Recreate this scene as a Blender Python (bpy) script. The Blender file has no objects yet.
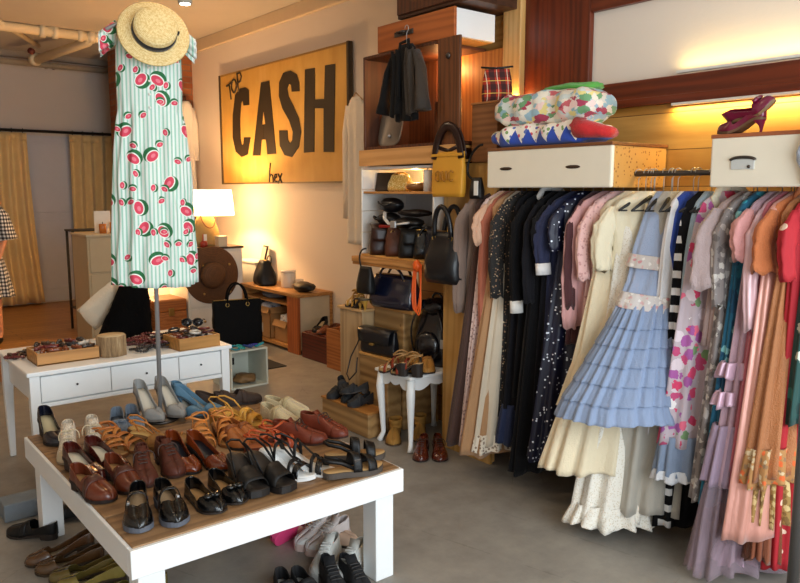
import bpy, bmesh, math, random
from mathutils import Vector, Matrix
R = math.radians
PI = math.pi
rnd = random.Random(7)
scene = bpy.context.scene
COL = scene.collection

# ------------------------------------------------------------------ camera
FP, CX, CY, H = 738.0, 400.0, 291.5, 1.62
PITCH = math.atan(101.5 / FP)
YAW = R(39.1)
cam_d = bpy.data.cameras.new('camera')
cam = bpy.data.objects.new('camera', cam_d)
COL.objects.link(cam)
cam.location = (0, 0, H)
cam.rotation_euler = (PI / 2 - PITCH, 0, -YAW)
cam_d.sensor_width = 36
cam_d.lens = 36 * FP / 800
cam_d.clip_start = .05
scene.camera = cam


def ray(u, v):
    fx, fy, cp, sp = math.sin(YAW), math.cos(YAW), math.cos(PITCH), math.sin(PITCH)
    a = (u - CX) / FP
    b = -(v - CY) / FP
    return (fx * cp + a * fy + b * fx * sp, fy * cp - a * fx + b * fy * sp, -sp + b * cp)


def onz(u, v, z=0):
    d = ray(u, v)
    t = (z - H) / d[2]
    return Vector((d[0] * t, d[1] * t, z))


def onx(u, v, x):
    d = ray(u, v)
    t = x / d[0]
    return Vector((x, d[1] * t, H + d[2] * t))


def ony(u, v, y):
    d = ray(u, v)
    t = y / d[1]
    return Vector((d[0] * t, y, H + d[2] * t))


# ------------------------------------------------------------------ materials
def lin(c):
    if isinstance(c, str):
        c = c.lstrip('#')
        c = [int(c[i:i + 2], 16) / 255 for i in (0, 2, 4)]
    return tuple(x / 12.92 if x <= .04045 else ((x + .055) / 1.055) ** 2.4 for x in c[:3]) + (1,)


MATS = {}


class N:
    """small node helper"""

    def __init__(s, name):
        s.m = bpy.data.materials.new(name)
        s.m.use_nodes = True
        s.t = s.m.node_tree
        s.b = s.t.nodes['Principled BSDF']
        s.co = s.t.nodes.new('ShaderNodeTexCoord')

    def n(s, typ, **k):
        x = s.t.nodes.new('ShaderNode' + typ)
        for a, v in k.items():
            if a.startswith('i_'):
                x.inputs[a[2:].replace('_', ' ')].default_value = v
            else:
                setattr(x, a, v)
        return x

    def l(s, a, b):
        s.t.links.new(a, b)

    def mapping(s, scale=(1, 1, 1), src='Object', rot=(0, 0, 0), loc=(0, 0, 0)):
        m = s.n('Mapping')
        m.inputs['Scale'].default_value = scale
        m.inputs['Rotation'].default_value = rot
        m.inputs['Location'].default_value = loc
        s.l(s.co.outputs[src], m.inputs['Vector'])
        return m.outputs[0]

    def noise(s, vec, scale, detail=3, rough=.55):
        x = s.n('TexNoise')
        x.inputs['Scale'].default_value = scale
        x.inputs['Detail'].default_value = detail
        x.inputs['Roughness'].default_value = rough
        s.l(vec, x.inputs['Vector'])
        return x.outputs[0]

    def vor(s, vec, scale, rand=1.0, feature='F1'):
        x = s.n('TexVoronoi', feature=feature)
        x.inputs['Scale'].default_value = scale
        if 'Randomness' in x.inputs:
            x.inputs['Randomness'].default_value = rand
        s.l(vec, x.inputs['Vector'])
        return x

    def math(s, op, a, b=None, c=None):
        x = s.n('Math', operation=op)
        for i, v in enumerate((a, b, c)):
            if v is None:
                continue
            if isinstance(v, (int, float)):
                x.inputs[i].default_value = v
            else:
                s.l(v, x.inputs[i])
        return x.outputs[0]

    def mix(s, f, a, b, blend='MIX'):
        x = s.n('Mix', data_type='RGBA', blend_type=blend)
        for i, v in ((0, f), (6, a), (7, b)):
            if isinstance(v, (int, float, tuple)):
                x.inputs[i].default_value = v
            elif isinstance(v, str):
                x.inputs[i].default_value = lin(v)
            else:
                s.l(v, x.inputs[i])
        return x.outputs[2]

    def ramp(s, f, stops, mode='LINEAR'):
        x = s.n('ValToRGB')
        x.color_ramp.interpolation = mode
        e = x.color_ramp.elements
        while len(e) < len(stops):
            e.new(.5)
        for q, (p, c) in zip(e, stops):
            q.position = p
            q.color = lin(c)
        s.l(f, x.inputs[0])
        return x.outputs[0]

    def bump(s, h, strength=.3, dist=.01):
        x = s.n('Bump')
        x.inputs['Strength'].default_value = strength
        x.inputs['Distance'].default_value = dist
        s.l(h, x.inputs['Height'])
        s.l(x.outputs[0], s.b.inputs['Normal'])

    def fin(s, col=None, rough=.6, metal=0, alpha=None, sheen=0, coat=0, spec=None):
        if col is not None:
            if isinstance(col, str):
                s.b.inputs['Base Color'].default_value = lin(col)
            else:
                s.l(col, s.b.inputs['Base Color'])
        s.b.inputs['Roughness'].default_value = rough
        s.b.inputs['Metallic'].default_value = metal
        if sheen:
            s.b.inputs['Sheen Weight'].default_value = sheen
        if coat:
            s.b.inputs['Coat Weight'].default_value = coat
            s.b.inputs['Coat Roughness'].default_value = .12
        if spec is not None:
            s.b.inputs['Specular IOR Level'].default_value = spec
        if alpha is not None:
            s.b.inputs['Alpha'].default_value = alpha
        return s.m


def memo(f):
    def g(*a, **k):
        key = (f.__name__, a, tuple(sorted(k.items())))
        if key not in MATS:
            MATS[key] = f(*a, **k)
        return MATS[key]
    return g


@memo
def plain(c, rough=.6, metal=0, var=.12, scale=9, bump=.15, coat=0, alpha=None, sheen=0, spec=None):
    s = N('mat_' + c.strip('#'))
    v = s.mapping()
    nz = s.noise(v, scale, 4)
    c2 = tuple(max(0, x * (1 - var * 2)) for x in lin(c)[:3]) + (1,)
    col = s.mix(nz, lin(c), c2)
    if bump:
        s.bump(s.noise(v, scale * 9, 2), bump, .004)
    return s.fin(col, rough, metal, alpha, sheen, coat, spec)


@memo
def wood(c1, c2, axis='Y', scale=1.0, rough=.5, knots=0, coat=0):
    s = N('wood_' + c1.strip('#'))
    sc = {'X': (.6, 7, 7), 'Y': (7, .6, 7), 'Z': (7, 7, .6)}[axis]
    v = s.mapping(tuple(k * scale for k in sc))
    a = s.noise(v, 2.2, 5, .6)
    w = s.n('TexWave', wave_type='RINGS', i_Scale=1.3, i_Distortion=9.0, i_Detail=3.0)
    s.l(v, w.inputs['Vector'])
    f = s.math('ADD', s.math('MULTIPLY', a, .75), s.math('MULTIPLY', w.outputs[1], .25))
    col = s.ramp(f, [(.25, c2), (.6, c1)])
    if knots:
        k = s.vor(s.mapping((1.5, 1.5, 1.5)), 2.5)
        col = s.mix(s.math('LESS_THAN', k.outputs[0], .035 * knots), col, c2)
    s.bump(f, .12, .004)
    return s.fin(col, rough, coat=coat)


@memo
def leather(c, rough=.42, coat=.12, var=.2):
    s = N('leather_' + c.strip('#'))
    v = s.mapping()
    k = s.vor(v, 220)
    nz = s.noise(v, 14, 3)
    c2 = tuple(max(0, x * (1 - var * 2)) for x in lin(c)[:3]) + (1,)
    s.bump(s.math('ADD', k.outputs[0], s.math('MULTIPLY', nz, 2)), .15, .003)
    return s.fin(s.mix(nz, lin(c), c2), rough, coat=coat, spec=.35)


@memo
def cloth(c, rough=.85, var=.1, sheen=.2, alpha=None, weave=180, spec=None):
    s = N('cloth_' + c.strip('#'))
    v = s.mapping()
    nz = s.noise(v, 7, 4)
    c2 = tuple(max(0, x * (1 - var * 2)) for x in lin(c)[:3]) + (1,)
    s.bump(s.math('ADD', s.math('MULTIPLY', s.noise(v, weave, 1), .4), s.noise(s.mapping((1.6, 1.6, .55)), 15, 3)), .6, .014)
    return s.fin(s.mix(nz, lin(c), c2), rough, alpha=alpha, sheen=sheen, spec=spec)


@memo
def satin(c, rough=.3, alpha=None):
    s = N('satin_' + c.strip('#'))
    v = s.mapping()
    s.bump(s.noise(s.mapping((3, 3, 1)), 5, 3), .4, .02)
    c2 = tuple(x * .8 for x in lin(c)[:3]) + (1,)
    return s.fin(s.mix(s.noise(v, 6), lin(c), c2), rough, metal=.15, sheen=.3, alpha=alpha)


@memo
def floral(base, cols, scale=16, size=.42, rough=.8, stretch=1.0, alpha=None, frac=1.0):
    """scattered blossoms: voronoi cells with jagged rims, colour picked per cell"""
    s = N('floral_' + base.strip('#'))
    v = s.mapping((1, 1, stretch))
    nz = s.n('TexNoise', i_Scale=scale * 2.2, i_Detail=2.0)
    s.l(v, nz.inputs['Vector'])
    add = s.n('VectorMath', operation='MULTIPLY_ADD')
    s.l(nz.outputs[1], add.inputs[0])
    add.inputs[1].default_value = (.6 / scale,) * 3
    s.l(v, add.inputs[2])
    k = s.vor(add.outputs[0], scale)
    sep = s.n('SeparateColor')
    s.l(k.outputs['Color'], sep.inputs[0])
    m = len(cols)
    pick = s.ramp(sep.outputs[0], [(i / m, c) for i, c in enumerate(cols)], 'CONSTANT')
    inside = s.math('LESS_THAN', k.outputs[0], size)
    if frac < 1:
        inside = s.math('MULTIPLY', inside, s.math('LESS_THAN', sep.outputs[1], frac))
    bs = s.mix(s.noise(v, 6), base, tuple(x * .75 for x in lin(base)[:3]) + (1,))
    col = s.mix(inside, bs, pick)
    s.bump(s.noise(s.mapping((1.6, 1.6, .55)), 15, 3), .55, .014)
    return s.fin(col, rough, sheen=.15, alpha=alpha)


@memo
def dots(base, dot, scale=30, size=.25, rough=.6, metal=0, frac=.6, rand=1.0):
    s = N('dots_' + base.strip('#'))
    v = s.mapping()
    k = s.vor(v, scale, rand)
    sep = s.n('SeparateColor')
    s.l(k.outputs['Color'], sep.inputs[0])
    f = s.math('MULTIPLY', s.math('LESS_THAN', k.outputs[0], size), s.math('LESS_THAN', sep.outputs[0], frac))
    s.bump(s.noise(v, 16, 3), .2, .008)
    s.l(s.math('MULTIPLY', f, metal), s.b.inputs['Metallic'])
    m = s.fin(s.mix(f, base, dot), rough)
    s.l(s.math('MULTIPLY', f, metal), s.b.inputs['Metallic'])
    return m


@memo
def lace(c, hole, scale=45, rough=.9):
    s = N('lace_' + c.strip('#'))
    v = s.mapping()
    k = s.vor(v, scale)
    k2 = s.vor(v, scale * .28)
    f = s.math('ADD', s.math('LESS_THAN', k.outputs[0], .34), s.math('MULTIPLY', s.math('LESS_THAN', k2.outputs[0], .3), -1))
    f = s.math('MAXIMUM', f, 0)
    s.bump(k.outputs[0], .4, .006)
    return s.fin(s.mix(f, c, hole), rough, sheen=.2)


@memo
def gingham(a, b, c, n=28):
    s = N('gingham')
    v = s.mapping()
    sx = s.n('SeparateXYZ')
    s.l(v, sx.inputs[0])
    f1 = s.math('GREATER_THAN', s.math('SINE', s.math('MULTIPLY', s.math('ADD', sx.outputs[0], sx.outputs[1]), n * 6.28)), 0)
    f2 = s.math('GREATER_THAN', s.math('SINE', s.math('MULTIPLY', sx.outputs[2], n * 6.28)), 0)
    col = s.mix(f2, s.mix(f1, a, b), s.mix(f1, b, c))
    return s.fin(col, .85)


@memo
def emit(c, strength):
    s = N('glow_' + c.strip('#'))
    s.b.inputs['Emission Color'].default_value = lin(c)
    s.b.inputs['Emission Strength'].default_value = strength
    return s.fin(c, .6)


@memo
def glass(c='#f4f8f8', rough=.03):
    s = N('glass_' + c.strip('#'))
    s.b.inputs['Transmission Weight'].default_value = .9
    s.b.inputs['IOR'].default_value = 1.45
    return s.fin(c, rough)


# ------------------------------------------------------------------ mesh builder
class MB:
    def __init__(s):
        s.v = []
        s.f = []
        s.sm = []

    def add(s, vs, fs, smooth=False, M=None):
        o = len(s.v)
        for p in vs:
            p = Vector(p)
            s.v.append(M @ p if M is not None else p)
        for f in fs:
            s.f.append([i + o for i in f])
            s.sm.append(smooth)
        return s

    def box(s, lo, hi, M=None, smooth=False):
        x0, y0, z0 = lo
        x1, y1, z1 = hi
        vs = [(x0, y0, z0), (x1, y0, z0), (x1, y1, z0), (x0, y1, z0), (x0, y0, z1), (x1, y0, z1), (x1, y1, z1), (x0, y1, z1)]
        fs = [(3, 2, 1, 0), (4, 5, 6, 7), (0, 1, 5, 4), (1, 2, 6, 5), (2, 3, 7, 6), (3, 0, 4, 7)]
        return s.add(vs, fs, smooth, M)

    def loft(s, rings, cap0=True, cap1=True, smooth=True, closed=True, M=None):
        n = len(rings[0])
        vs = [p for r in rings for p in r]
        fs = []
        m = n if closed else n - 1
        for i in range(len(rings) - 1):
            for j in range(m):
                a, b = i * n + j, i * n + (j + 1) % n
                fs.append((a, b, b + n, a + n))
        if cap0 and closed:
            fs.append(tuple(range(n))[::-1])
        if cap1 and closed:
            fs.append(tuple((len(rings) - 1) * n + j for j in range(n)))
        return s.add(vs, fs, smooth, M)

    def tube(s, path, r, n=8, closed=False, M=None, flat=None):
        """round (or flat: (ra, rb)) tube along a path; r number or list"""
        P = [Vector(p) for p in path]
        L = len(P)
        rings = []
        up = None
        for i in range(L):
            if closed:
                t = P[(i + 1) % L] - P[i - 1]
            else:
                t = P[min(i + 1, L - 1)] - P[max(i - 1, 0)]
            if t.length < 1e-9:
                t = Vector((0, 0, 1))
            t.normalize()
            if up is None:
                up = Vector((0, 0, 1)) if abs(t.z) < .9 else Vector((0, 1, 0))
            e1 = t.cross(up)
            if e1.length < 1e-6:
                e1 = t.orthogonal()
            e1.normalize()
            e2 = e1.cross(t)
            up = e2
            rr = r[i] if isinstance(r, (list, tuple)) else r
            ra, rb = (rr, rr) if flat is None else (rr * flat[0], rr * flat[1])
            rings.append([P[i] + e1 * (ra * math.cos(2 * PI * j / n)) + e2 * (rb * math.sin(2 * PI * j / n)) for j in range(n)])
        if closed:
            rings.append(rings[0])
            return s.loft(rings, False, False, True, True, M)
        return s.loft(rings, True, True, True, True, M)

    def cyl(s, p0, p1, r0, r1=None, n=20, M=None, smooth=True):
        return s.tube([p0, p1], [r0, r0 if r1 is None else r1], n, M=M)

    def lathe(s, prof, n=24, M=None, sx=1, sy=1, cap0=True, cap1=True):
        rings = [[(r * math.cos(2 * PI * j / n) * sx, r * math.sin(2 * PI * j / n) * sy, z) for j in range(n)] for r, z in prof]
        return s.loft(rings, cap0, cap1, True, True, M)

    def ell(s, c, r, n=14, m=9, M=None, fn=None):
        rings = []
        for i in range(1, m):
            a = -PI / 2 + PI * i / m
            ring = []
            for j in range(n):
                b = 2 * PI * j / n
                d = Vector((math.cos(a) * math.cos(b), math.cos(a) * math.sin(b), math.sin(a)))
                k = fn(d) if fn else 1
                ring.append(Vector(c) + Vector((d.x * r[0], d.y * r[1], d.z * r[2])) * k)
            rings.append(ring)
        return s.loft(rings, True, True, True, True, M)

    def grid(s, pts, smooth=True, M=None):
        n = len(pts[0])
        vs = [p for r in pts for p in r]
        fs = [(i * n + j, i * n + j + 1, (i + 1) * n + j + 1, (i + 1) * n + j) for i in range(len(pts) - 1) for j in range(n - 1)]
        return s.add(vs, fs, smooth, M)

    def build(s, name, mat, parent=None, bevel=0, solid=0, sub=0, seg=2):
        me = bpy.data.meshes.new(name)
        me.from_pydata([tuple(p) for p in s.v], [], s.f)
        for p, k in zip(me.polygons, s.sm):
            p.use_smooth = k
        me.materials.append(mat)
        me.update()
        o = bpy.data.objects.new(name, me)
        COL.objects.link(o)
        if parent is not None:
            o.parent = parent
        bm = bmesh.new()
        bm.from_mesh(me)
        bmesh.ops.recalc_face_normals(bm, faces=bm.faces)
        bm.to_mesh(me)
        bm.free()
        if solid:
            q = o.modifiers.new('thick', 'SOLIDIFY')
            q.thickness = solid
            q.offset = 0
        if bevel:
            q = o.modifiers.new('bevel', 'BEVEL')
            q.width = bevel
            q.segments = seg
            q.limit_method = 'ANGLE'
        if sub:
            q = o.modifiers.new('sub', 'SUBSURF')
            q.levels = sub
            q.render_levels = sub
        return o


def tag(o, label, cat, group=None):
    o['label'] = label
    o['category'] = cat
    if group:
        o['group'] = group
    return o


def thing(name, label, cat, loc=(0, 0, 0), rz=0, group=None, rx=0, ry=0):
    o = bpy.data.objects.new(name, None)
    COL.objects.link(o)
    o.location = loc
    o.rotation_euler = (rx, ry, rz)
    o.empty_display_size = .05
    return tag(o, label, cat, group)


def struct(name, mb, mat, parent=None, bevel=0):
    o = mb.build(name, mat, parent, bevel)
    o['kind'] = 'structure'
    return o


def bx(lo, hi, M=None):
    return MB().box(lo, hi, M)


def smooth01(x):
    x = max(0, min(1, x))
    return x * x * (3 - 2 * x)


def interp(x, xs, ys):
    if x <= xs[0]:
        return ys[0]
    for i in range(1, len(xs)):
        if x <= xs[i]:
            k = (x - xs[i - 1]) / (xs[i] - xs[i - 1])
            return ys[i - 1] + (ys[i] - ys[i - 1]) * k
    return ys[-1]


def bez(p0, p1, p2, p3, n=12):
    p0, p1, p2, p3 = map(Vector, (p0, p1, p2, p3))
    out = []
    for i in range(n + 1):
        t = i / n
        out.append(p0 * (1 - t) ** 3 + p1 * 3 * t * (1 - t) ** 2 + p2 * 3 * t * t * (1 - t) + p3 * t ** 3)
    return out


def arc(c, rx, rz, a0, a1, n=14, axis='y'):
    """arc in the xz plane (axis y) or yz plane (axis x)"""
    out = []
    for i in range(n + 1):
        a = a0 + (a1 - a0) * i / n
        if axis == 'y':
            out.append((c[0] + rx * math.cos(a), c[1], c[2] + rz * math.sin(a)))
        else:
            out.append((c[0], c[1] + rx * math.cos(a), c[2] + rz * math.sin(a)))
    return out

# ------------------------------------------------------------------ palette
WHITE = plain('#eef0f0', .45, var=.03, bump=.05)
WHITE_OLD = plain('#e6e4dc', .5, var=.06, bump=.1)
CREAMW = plain('#ece2cf', .5, var=.05, bump=.08)
BLACKM = plain('#1a1716', .5, var=.1, bump=.05)
STEEL = plain('#b4b4b4', .38, .6, var=.05, bump=.03)
DKSTEEL = plain('#5a5450', .4, .9, var=.1, bump=.05)
BRASS = plain('#c9a45c', .35, .9, var=.08, bump=.04)
PINE = wood('#d9a860', '#b27d38', 'Y', 1.0, knots=1)
PINEZ = wood('#d8aa6a', '#b98646', 'Z', 1.0, knots=1)
PLY = wood('#c99a56', '#a87636', 'Y', .8)
OAK = wood('#b5713a', '#8a4d22', 'Y', 1.0)
DARKW = wood('#5a3018', '#34190c', 'Z', 1.0)
MAHO = wood('#6e2c12', '#4a1a0a', 'Y', .8, rough=.38)
MAHOZ = wood('#6e2c12', '#4a1a0a', 'Z', .8, rough=.38)
CARD = plain('#b98a55', .85, var=.08, bump=.08)
BLK = leather('#0c0b0c', .5, .03)
BLKP = leather('#09090a', .2, .45)

# ------------------------------------------------------------------ setting
def floor_mat():
    s = N('concrete')
    v = s.mapping()
    a = s.noise(v, .9, 6, .65)
    b = s.noise(v, 6, 6, .7)
    col = s.ramp(s.math('ADD', s.math('MULTIPLY', a, .6), s.math('MULTIPLY', b, .4)), [(.3, '#6d6761'), (.5, '#8b867e'), (.7, '#a39d92')])
    k = s.vor(s.mapping((1, 1, 1)), 1.1, feature='DISTANCE_TO_EDGE')
    col = s.mix(s.math('MULTIPLY', s.math('LESS_THAN', s.math('ADD', k.outputs[0], s.math('MULTIPLY', b, .02)), .011), .3), col, '#5a544c')
    s.bump(b, .12, .01)
    return s.fin(col, .5)


def planks_mat():
    s = N('floor_planks')
    v = s.mapping((1, 1, 1))
    br = s.n('TexBrick', i_Scale=1.0)
    br.inputs['Brick Width'].default_value = 1.8
    br.inputs['Row Height'].default_value = .12
    br.inputs['Mortar Size'].default_value = .004
    br.inputs['Color1'].default_value = lin('#9a6a34')
    br.inputs['Color2'].default_value = lin('#b3803f')
    br.inputs['Mortar'].default_value = lin('#4a2f17')
    s.l(v, br.inputs['Vector'])
    nz = s.noise(s.mapping((.8, 8, 1)), 3, 5)
    col = s.mix(s.math('MULTIPLY', nz, .6), br.outputs[0], '#7a4d22')
    return s.fin(col, .38)


def wall_mat(name, c, c2):
    s = N(name)
    v = s.mapping()
    col = s.mix(s.noise(v, 1.2, 5), c, c2)
    s.bump(s.noise(v, 40, 3), .08, .01)
    return s.fin(col, .75)


def brick_mat():
    s = N('brick')
    v = s.mapping((1, 1, 1), rot=(PI / 2, 0, 0))
    sx = s.n('SeparateXYZ')
    s.l(s.co.outputs['Object'], sx.inputs[0])
    cb = s.n('CombineXYZ')
    s.l(s.math('ADD', sx.outputs[0], sx.outputs[1]), cb.inputs[0])
    s.l(sx.outputs[2], cb.inputs[1])
    br = s.n('TexBrick', i_Scale=1.0)
    br.inputs['Brick Width'].default_value = .22
    br.inputs['Row Height'].default_value = .075
    br.inputs['Mortar Size'].default_value = .006
    br.inputs['Color1'].default_value = lin('#96502a')
    br.inputs['Color2'].default_value = lin('#b8703c')
    br.inputs['Mortar'].default_value = lin('#8a7058')
    s.l(cb.outputs[0], br.inputs['Vector'])
    col = s.mix(s.math('MULTIPLY', s.noise(v, 9, 4), .6), br.outputs[0], '#3c1c10')
    s.bump(br.outputs[1], .6, -.01)
    return s.fin(col, .85)


FLOORM = floor_mat()
PLASTER = wall_mat('plaster', '#efe3d6', '#e6d8c8')
PLASTER2 = wall_mat('plaster_back', '#cfc8c0', '#c2bbb4')
CEILM = wall_mat('ceiling_paint', '#c8c0b4', '#b6ac9e')
struct('floor', bx((-2.2, -1.8, -.1), (4.3, 6.9, 0)), FLOORM)
struct('floor', bx((-2.2, 6.9, -.1), (4.3, 11.7, 0)), planks_mat())
struct('ceiling', bx((-2.2, -1.8, 3.5), (4.3, 11.7, 3.6)), CEILM)
struct('wall_right', bx((4.15, -1.8, 0), (4.3, 11.7, 3.5)), PLASTER)
struct('wall_left', bx((-2.2, -1.8, 0), (-2.05, 11.7, 3.5)), PLASTER)
struct('wall_back', bx((-2.05, 11.5, 0), (4.15, 11.65, 3.5)), PLASTER2)
w = MB().box((-2.05, -1.8, 0), (4.15, -1.65, .35)).box((-2.05, -1.8, 3.1), (4.15, -1.65, 3.5))
struct('wall_front', w, PLASTER)
# partition built out from the right wall behind the clothes rail
def boards_mat():
    s = N('board_wall')
    v = s.mapping((5, .5, 5))
    a = s.noise(v, 2.0, 5, .6)
    sx = s.n('SeparateXYZ')
    s.l(s.co.outputs['Object'], sx.inputs[0])
    fr = s.math('FRACT', s.math('MULTIPLY', sx.outputs[2], 5.5))
    gap = s.math('LESS_THAN', fr, .02)
    row = s.math('FRACT', s.math('MULTIPLY', s.math('FLOOR', s.math('MULTIPLY', sx.outputs[2], 5.5)), .37))
    f = s.math('ADD', s.math('MULTIPLY', a, .8), s.math('MULTIPLY', row, .25))
    col = s.ramp(f, [(.3, '#a9762f'), (.75, '#dcae62')])
    k = s.vor(s.mapping((1, 1, 1.6)), 3.2)
    col = s.mix(s.math('LESS_THAN', k.outputs[0], .045), col, '#6b4218')
    col = s.mix(gap, col, '#5a3a18')
    return s.fin(col, .5)


struct('wall_partition', bx((3.42, -1.65, 0), (3.52, 4.0, 2.055)), boards_mat())
struct('wall_partition', bx((3.47, -1.65, 2.055), (3.52, 3.03, 3.5)), PLASTER)
struct('wall_partition', bx((3.445, 3.06, 2.055), (3.5, 4.0, 3.5)), PLY)
struct('trim_1', bx((4.10, 4.2, 3.36), (4.15, 11.5, 3.5)), plain('#d9c4a4', .6, var=.05), bevel=.01)
struct('baseboard_right', bx((4.13, 4.2, 0), (4.15, 9.4, .1)), WHITE_OLD)
struct('baseboard_back', bx((-2.0, 11.47, 0), (4.15, 11.5, .12)), WHITE_OLD)
# dark beam frame over the rail
struct('trim_2', bx((3.40, -1.6, 2.045), (3.47, 2.57, 2.178)), MAHO, bevel=.006)
struct('trim_3', bx((3.385, -1.6, 2.045), (3.40, 2.57, 2.085)), MAHO, bevel=.004)
struct('trim_4', bx((3.43, 2.585, 2.045), (3.47, 3.05, 3.5)), MAHOZ, bevel=.006)
struct('trim_5', bx((3.43, -1.6, 2.575), (3.47, 2.585, 3.0)), MAHO, bevel=.006)
struct('trim_6', bx((3.39, 3.05, 2.05), (3.44, 3.19, 3.5)), PINEZ, bevel=.006)
# brick pier
struct('pillar', bx((3.5, 9.4, 0), (4.15, 10.7, 3.5)), brick_mat())
# lintel along the back above the fitting rooms
struct('trim_7', bx((-2.0, 11.38, 3.42), (4.15, 11.5, 3.5)), plain('#a99c8c', .7))

# pipes under the back ceiling
PIPE = plain('#ead8b4', .5, var=.08)
p = thing('ceiling_pipe', 'thick cream painted pipe run with couplings under the back ceiling', 'pipe', (0, 9.5, 3.4))
MB().tube([(-1.9, 0, .045), (2.95, 0, .045)], .055, 16).build('long_pipe', PIPE, p)
MB().tube([(2.92, -.06, .05), (2.92, .1, .0), (2.55, 1.0, -.13)], .055, 14).build('branch_pipe', PIPE, p)
MB().tube([(2.5, 0, .0), (2.5, 0, .1)], .05, 14).build('riser_pipe', PIPE, p)
for x, r in ((2.38, .075), (2.52, .075), (2.8, .07), (2.93, .075), (2.99, .065)):
    MB().cyl((x - .03, 0, .045), (x + .03, 0, .045), r).build('coupling', PIPE, p)
MB().cyl((2.55, 1.0, -.13), (2.52, 1.06, -.12), .075).build('elbow', PIPE, p)
MB().cyl((2.47, .9, -.05), (2.45, .86, -.05), .04).build('valve_cap', plain('#6a2a1a'), p)
MB().cyl((2.75, 0, .09), (2.75, 0, .1), .012).build('hanger_rod', PIPE, p)
p = thing('conduit_pipe', 'thin grey pipe along the top of the back wall', 'pipe', (0, 11.25, 3.33))
MB().tube([(-1.9, 0, 0), (3.9, 0, 0)], .04, 12).build('conduit', plain('#b5a994', .5), p)
for x in (2.9, 3.0):
    MB().cyl((x, -.05, 0), (x, .249, 0), .02).build('bracket', plain('#b5a994', .5), p)
tag(MB().tube([(1.6, 8.8, 3.46), (2.6, 10.6, 3.46)], .03, 10).build('slanted_pipe', PIPE), 'slim cream pipe running diagonally across the back ceiling', 'pipe')

# curtain rail and curtains
tag(MB().tube([(-1.9, 11.3, 2.43), (3.9, 11.3, 2.43)], .02, 10).build('curtain_rod', BLACKM), 'long black curtain rod across the back of the shop', 'curtain rod')
CURT = cloth('#e8cc92', .9, .12, .2)


def curtain(x0, x1, label, seed, flare=0):
    g = random.Random(seed)
    root = thing('curtain', label, 'curtain', ((x0 + x1) / 2, 11.3, .03), group='beige fitting room curtains')
    w = x1 - x0
    rows = []
    ph = [g.uniform(0, 6) for _ in range(4)]
    for i in range(15):
        z = 2.36 * i / 14
        r = []
        for j in range(90):
            t = j / 89
            x = (t - .5) * w + flare * (1 - z / 2.36) ** 2 * t
            a = .035 + .02 * (1 - z / 2.36)
            y = a * math.sin(t * w * 42 + ph[0] + .5 * math.sin(z * 2 + ph[1])) + .02 * math.sin(t * w * 17 + ph[2] + z)
            r.append((x, y, z))
        rows.append(r)
    MB().grid(rows).build('drape', CURT, root, solid=.004)
    MB().grid([[(p[0], p[1] * .7 - .004, z) for p in rows[14]] for z in (2.27, 2.37)]).build('heading_tape', CURT, root, solid=.008)
    for k in range(int(w / .14) + 1):
        x = -w / 2 + .05 + k * .14
        MB().tube([(x + 0, .028 * math.cos(a), 2.4 + .03 * math.sin(a)) for a in [i * PI / 5 for i in range(10)]], .004, 6, True).build('curtain_ring', BLACKM, root)


curtain(1.75, 2.55, 'long beige gathered curtain nearest the left edge at the back', 1, .1)
curtain(3.1, 3.75, 'beige gathered curtain beside the brick pier at the back', 2)
# pale blue-grey door panel between the curtains
d = struct('door_1', bx((2.35, 11.44, .02), (3.35, 11.5, 2.38)), plain('#bcc0ca', .6, var=.04))
struct('door_panel', bx((2.45, 11.43, .2), (3.25, 11.44, 1.2)), plain('#bcc0ca', .6, var=.04), d, bevel=.004)
struct('door_panel', bx((2.45, 11.43, 1.3), (3.25, 11.44, 2.28)), plain('#bcc0ca', .6, var=.04), d, bevel=.004)

# ------------------------------------------------------------------ white display table in front
def front_table():
    root = thing('display_table', 'low white table with wooden plank top covered in shoes', 'table', (1.298, 2.98, 0))
    x, y = .553, .70
    for i in range(5):
        a = -y + i * 2 * y / 5
        MB().box((-x, a + .003, .455), (x, a + 2 * y / 5 - .003, .48)).build('top_plank', wood('#92704c', '#644628', 'X', .8, knots=1), root, bevel=.003)
    MB().box((-x - .012, -y - .012, .375), (x + .012, -y + .018, .474)).build('apron', WHITE, root, bevel=.003)
    MB().box((-x - .012, y - .018, .375), (x + .012, y + .012, .474)).build('apron', WHITE, root, bevel=.003)
    MB().box((-x - .012, -y + .018, .375), (-x + .018, y - .018, .474)).build('apron', WHITE, root, bevel=.003)
    MB().box((x - .018, -y + .018, .375), (x + .012, y - .018, .474)).build('apron', WHITE, root, bevel=.003)
    for sx in (-1, 1):
        for sy in (-1, 1):
            cx, cy = sx * (x - .064), sy * (y - .065)
            MB().box((cx - .046, cy - .046, 0), (cx + .046, cy + .046, .46)).build('leg', WHITE, root, bevel=.004)
    return root


front_table()


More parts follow.
